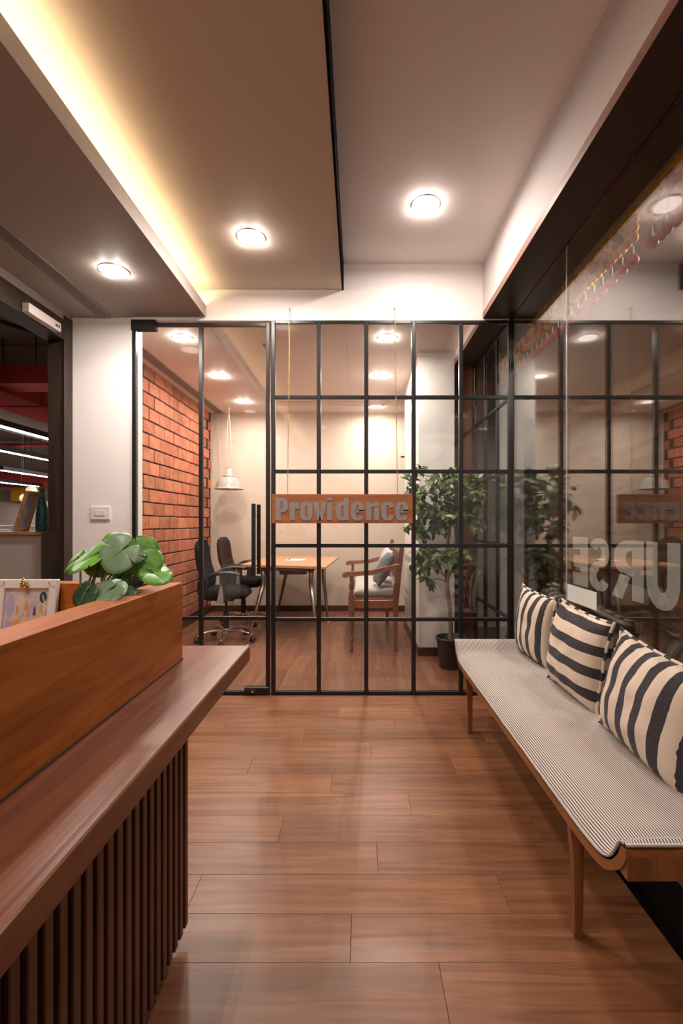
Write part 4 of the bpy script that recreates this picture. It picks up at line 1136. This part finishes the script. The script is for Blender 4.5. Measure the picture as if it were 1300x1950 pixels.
# ================================================================== GARLANDS (outside the side glass)
def bumpy(r, seed):
    b = nb(); bmesh.ops.create_icosphere(b, subdivisions=2, radius=r)
    for v in b.verts: v.co *= 1 + .14 * noise.noise(v.co * 90 + Vector((seed, 0, 0)))
    for f in b.faces: f.smooth = True
    return b
fm = {}
for k, m in (('y', 'yellow'), ('m', 'maroon'), ('r', 'redfl')):
    b = bumpy(.021 if k != 'r' else .024, ord(k)); me = bpy.data.meshes.new('marigold_flower'); b.to_mesh(me); b.free(); me.materials.append(M[m]); fm[k] = me
b = nb(); leaf_geo(b, Vector((0, 0, 0)), Vector((0, 0, -1)), Vector((-1, 0, 0)), .07, .022); lm = bpy.data.meshes.new('mango_leaf'); b.to_mesh(lm); b.free(); lm.materials.append(M['garleaf'])
def garland(y0, y1, label, step=.042):
    X = 1.222; Zt = 2.605
    g = empty('flower_garland', (X, (y0 + y1) / 2, Zt), label=label, cat='garland', group='flower garlands outside the side glass')
    n = int((y1 - y0) / step); oy_ = (y0 + y1) / 2
    def put(me, name, yy, zz, xx=0, s=1, sz=1):
        o = bpy.data.objects.new(name, me); COL.objects.link(o); o.parent = g; o.location = (xx, yy - oy_, zz); o.scale = (s, s, s * sz); o.rotation_euler = (0, 0, random.random() * 6); return o
    b = nb(); bx(b, -.004, .004, y0 - oy_, y1 - oy_, -.006, 0); 
    rope = finish('cord', b, 'thread', g)
    per = 9
    for i in range(n + 1):
        yy = y0 + i * step; ph = i % per
        put(fm['y'], 'marigold_flower', yy, -.022)
        # pattern column by column
        cols = {0: 'yyy', 1: 'yyy', 2: 'ymy', 3: 'mmy', 4: 'yyy', 5: 'ymm', 6: 'yyy', 7: 'ymy', 8: 'mmy'}[ph]
        for r, ch in enumerate(cols): put(fm[ch], 'marigold_flower', yy, -.062 - r * .040, s=1.05, sz=1.1)
        if i % 2 == 0:
            for s in (-1, 1):
                o = put(lm, 'mango_leaf', yy + s * .008, -.172); o.rotation_euler = (s * .35, 0, 0)
            tb_ = nb(); tube(tb_, [(0, yy - oy_, -.18), (0, yy - oy_, -.235)], .0028, 5); finish('thread', tb_, 'thread', g)
            put(fm['r'], 'marigold_flower', yy, -.245)
        else: put(fm['r'], 'marigold_flower', yy, -.236, .012)
garland(2.02, 3.95, 'long garland of yellow and maroon flowers with red pompoms, farther from the camera')
garland(1.05, 1.93, 'flower garland nearest the camera at the right picture edge')

# ================================================================== WORK AREA THROUGH THE LEFT OPENING
K(box('floor_work', 'ductgrey', -16, -2.3, -2.4, 14, -.05, -.002), 'grey floor of the work area')
K(box('ceiling_work', 'slab', -16, -2.12, -2.4, 14, 3.42, 3.5), 'dark concrete ceiling of the work area')
K(box('wall_work_back', 'workwall', -16, -2.12, 12.5, 12.6, 0, 3.42), 'back wall of the work area')
K(box('wall_work_side', 'workwall', -2.2, -2.125, D + .13, 12.5, 0, 3.42), 'side wall of the work area')
K(box('wall_work_left', 'workwall', -16.1, -16, -2.4, 12.5, 0, 3.42), 'left wall of the work area')
K(box('trim_6', 'workwall', -16, -2.2, 5.75, 6.0, 3.13, 3.42), 'grey concrete downstand beam in the work area')
lw = empty('low_partition', (-3.6, 3.3, 0), label='cream low partition with an oak ledge in the work area opening', cat='low partition')
box('body', 'lowwall', -1.2, 1.452, -.06, .12, 0, 1.108, lw)
box('ledge', 'oak', -1.2, 1.496, -.09, .17, 1.109, 1.132, lw, .002)
# duct A and branch
d1 = empty('air_duct', (-4.64, 7, 2.78), label='large dark red rectangular air duct running away under the work area ceiling', cat='duct')
box('duct_body', 'duct', -.34, .34, -3.6, 5, 0, .27, d1)
for k in range(7): box('flange', 'duct', -.355, .355, -3.2 + k * 1.2, -3.17 + k * 1.2, -.015, .285, d1)
for k in range(3):
    b = nb(); tube(b, [(.36, -1.5 + k * 2.2, .0), (.36, -1.5 + k * 2.2, .64)], .006, 6); finish('hanger_rod', b, 'plastic', d1)
d2 = empty('air_duct', (-3.2, 5.5, 2.82), label='short dark red branch duct crossing toward the door frame', cat='duct')
box('duct_body', 'duct', -1.05, .9, -.18, .18, 0, .21, d2); box('flange', 'duct', -.30, -.27, -.195, .195, -.015, .225, d2)
b = nb(); tube(b, [(-.4, -.19, .2), (-.4, -.19, .6)], .007, 6); tube(b, [(-.55, -.19, .2), (-.55, -.19, .6)], .007, 6); finish('hanger_rod', b, 'plastic', d2)
b = nb(); tube(b, [(0, 0, 0), (.9, 1.6, -.0)], .03, 10); o = finish('pipe', b, 'plastic', None, True); o.location = (-3.95, 4.0, 3.22); tag(o, 'dark pipe under the work area ceiling near the door header', 'pipe')
d3 = empty('air_duct', (-9.2, 12.15, 2.15), label='distant dark red duct low behind the linear lights', cat='duct')
box('duct_body', 'duct', -3, 6.5, -.25, .25, 0, .36, d3)
b = nb(); tube(b, [(-3, 0, 0), (4, 0, 0)], .03, 10); o = finish('pipe', b, 'duct', None, True); o.location = (-6.5, 8.0, 2.55); tag(o, 'thin red pipe crossing between the linear lights', 'pipe')
b = nb(); tube(b, [(-3, 0, 0), (4, 0, 0)], .03, 10); o = finish('pipe', b, 'duct', None, True); o.location = (-9.2, 7.2, 2.88); tag(o, 'thin red pipe crossing above the nearest linear light', 'pipe')
K(box('trim_7', 'ductgrey', -5.5, -5.0, 3.6, 12.4, 2.62, 2.80), 'grey beam beside the red duct')
for i, (X, Ys, ZL) in enumerate(((-4.50, 3.6, 2.4), (-6.05, 5.0, 2.4), (-6.95, 867 * 6.95 / 678, 2.2), (-8.18, 9.4, 2.1))):
    L_ = 11.8 - Ys
    t = empty('linear_light', (X, Ys, ZL), label=['nearest and highest long linear pendant light in the work area', 'second long linear pendant light in the work area, below the nearest', 'third linear pendant light in the work area, its near end in view', 'farthest and lowest linear pendant light in the work area'][i], cat='linear light', group='linear lights in the work area')
    box('housing', 'plastic', -.04, .04, 0, L_, .012, .09, t); box('diffuser', 'linear', -.032, .032, 0, L_, 0, .012, t)
    b = nb()
    for k in range(2): tube(b, [(0, L_ * (.2 + .5 * k), .09), (0, L_ * (.2 + .5 * k), .379 if i == 0 else 3.42 - ZL)], .004, 5)
    finish('suspension_wire', b, 'thread', t)
# far glass room
K(box('trim_8', 'mustard', -9.15, -8.3, 12.0, 12.1, 1.75, 2.1), 'mustard yellow band on the far wall')
K(box('wall_glass_room', 'lowwall', -16, -8.0, 12.2, 12.3, .9, 1.75), 'pale lit room behind glass far away')
for i, (px, py, r) in enumerate(((47, 949, 8.5), (60, 935, 9.5))):
    Y = 10.5; c = pt(px, py, Y); t = empty('paper_globe_lamp', (c.x, c.y, c.z), label=['round paper globe lamp hanging lower on the left', 'paper globe lamp hanging higher, behind the leaning frames'][i], cat='pendant lamp', group='paper globe lamps in the work area')
    b = nb(); R = r * Y / F; lathe(b, [(0, -R)] + [(R * math.cos(a), R * math.sin(a)) for a in [(-80 + 10 * k) * PI / 180 for k in range(17)]] + [(0, R)], 18); finish('shade', b, 'paper', t, True)
    b = nb(); tube(b, [(0, 0, R), (0, 0, 3.42 - c.z)], .006, 5); finish('cord', b, 'plastic', t)
for i, (x0, x1, Y) in enumerate(((-8.6, -6.4, 8.0), (-6.1, -4.6, 7.5), (-7.4, -4.9, 6.4))):
    t = empty('workstation', ((x0 + x1) / 2, Y, 0), label=['grey workstation desk farthest left beyond the low partition', 'grey workstation desk beyond the bottle', 'low grey workstation desk just behind the oak ledge'][i], cat='desk', group='workstations in the work area')
    h = (x1 - x0) / 2; zt_ = [1.12, 1.13, 1.08][i]
    box('screen', 'deskgrey', -h, h, -.02, .02, .1, zt_, t, .004); box('top', 'white', -h, h, .02, .6, .72, .75, t, .004)
    box('screen_cap', 'white', -h, h, -.03, .03, zt_, zt_ + .02, t)
    for s in (-1, 1): box('leg', 'plastic', s * (h - .05) - .02, s * (h - .05) + .02, .5, .55, 0, .72, t)
# bottle and leaning frames on the ledge
bt = empty('bottle', (pt(80, 1013, 3.31).x, 3.31, 1.1325), label='textured teal glass bottle on the oak ledge', cat='bottle')
b = nb(); lathe(b, [(0, 0), (.034, 0), (.038, .006), (.039, .03), (.037, .13), (.033, .17), (.022, .215), (.0185, .24), (.0185, .305), (.016, .307), (0, .307)], 40)
for v in b.verts:
    if .01 < v.co.z < .23: v.co += Vector((v.co.x, v.co.y, 0)).normalized() * .0025 * noise.noise(v.co * 70)
finish('body', b, 'teal', bt, True)
b = nb(); lathe(b, [(0, .3075), (.0195, .3075), (.0195, .325), (0, .326)], 24); finish('cap', b, 'mustard', bt, True)
for i, (px, lab, m, dy) in enumerate(((66, 'small wooden frame leaning behind the teal bottle on the ledge', 'oak', .0), (58, 'white edged frame leaning outermost on the oak ledge', 'frame_white', .06))):
    t = empty('picture_frame', (pt(px - 10 - 5 * i, 1013, 3.40).x, 3.36 + dy, 1.1325), 0, lab, 'picture frame')
    b = nb(); w_, h_ = .012, .30
    for q in ((-w_, w_, -.11, -.09, 0, h_), (-w_, w_, .0, .02, 0, h_), (-w_, w_, -.09, 0, 0, .02), (-w_, w_, -.09, 0, h_ - .02, h_)): bx(b, *q, .002)
    lm_ = Matrix.Rotation(math.radians(17 + 3 * i), 4, 'Y'); bmesh.ops.transform(b, matrix=lm_, verts=b.verts[:]); 
    zmin = min(v.co.z for v in b.verts)
    for v in b.verts: v.co.z -= zmin
    finish('frame', b, m, t)
    b = nb(); bx(b, -.006, -.002, -.09, 0, .02, h_ - .02); bmesh.ops.transform(b, matrix=lm_, verts=b.verts[:])
    for v in b.verts: v.co.z -= zmin
    finish('print', b, 'pil_light' if i == 0 else 'mustard', t)
    
# sort out parenting without inverse so child coordinates are local
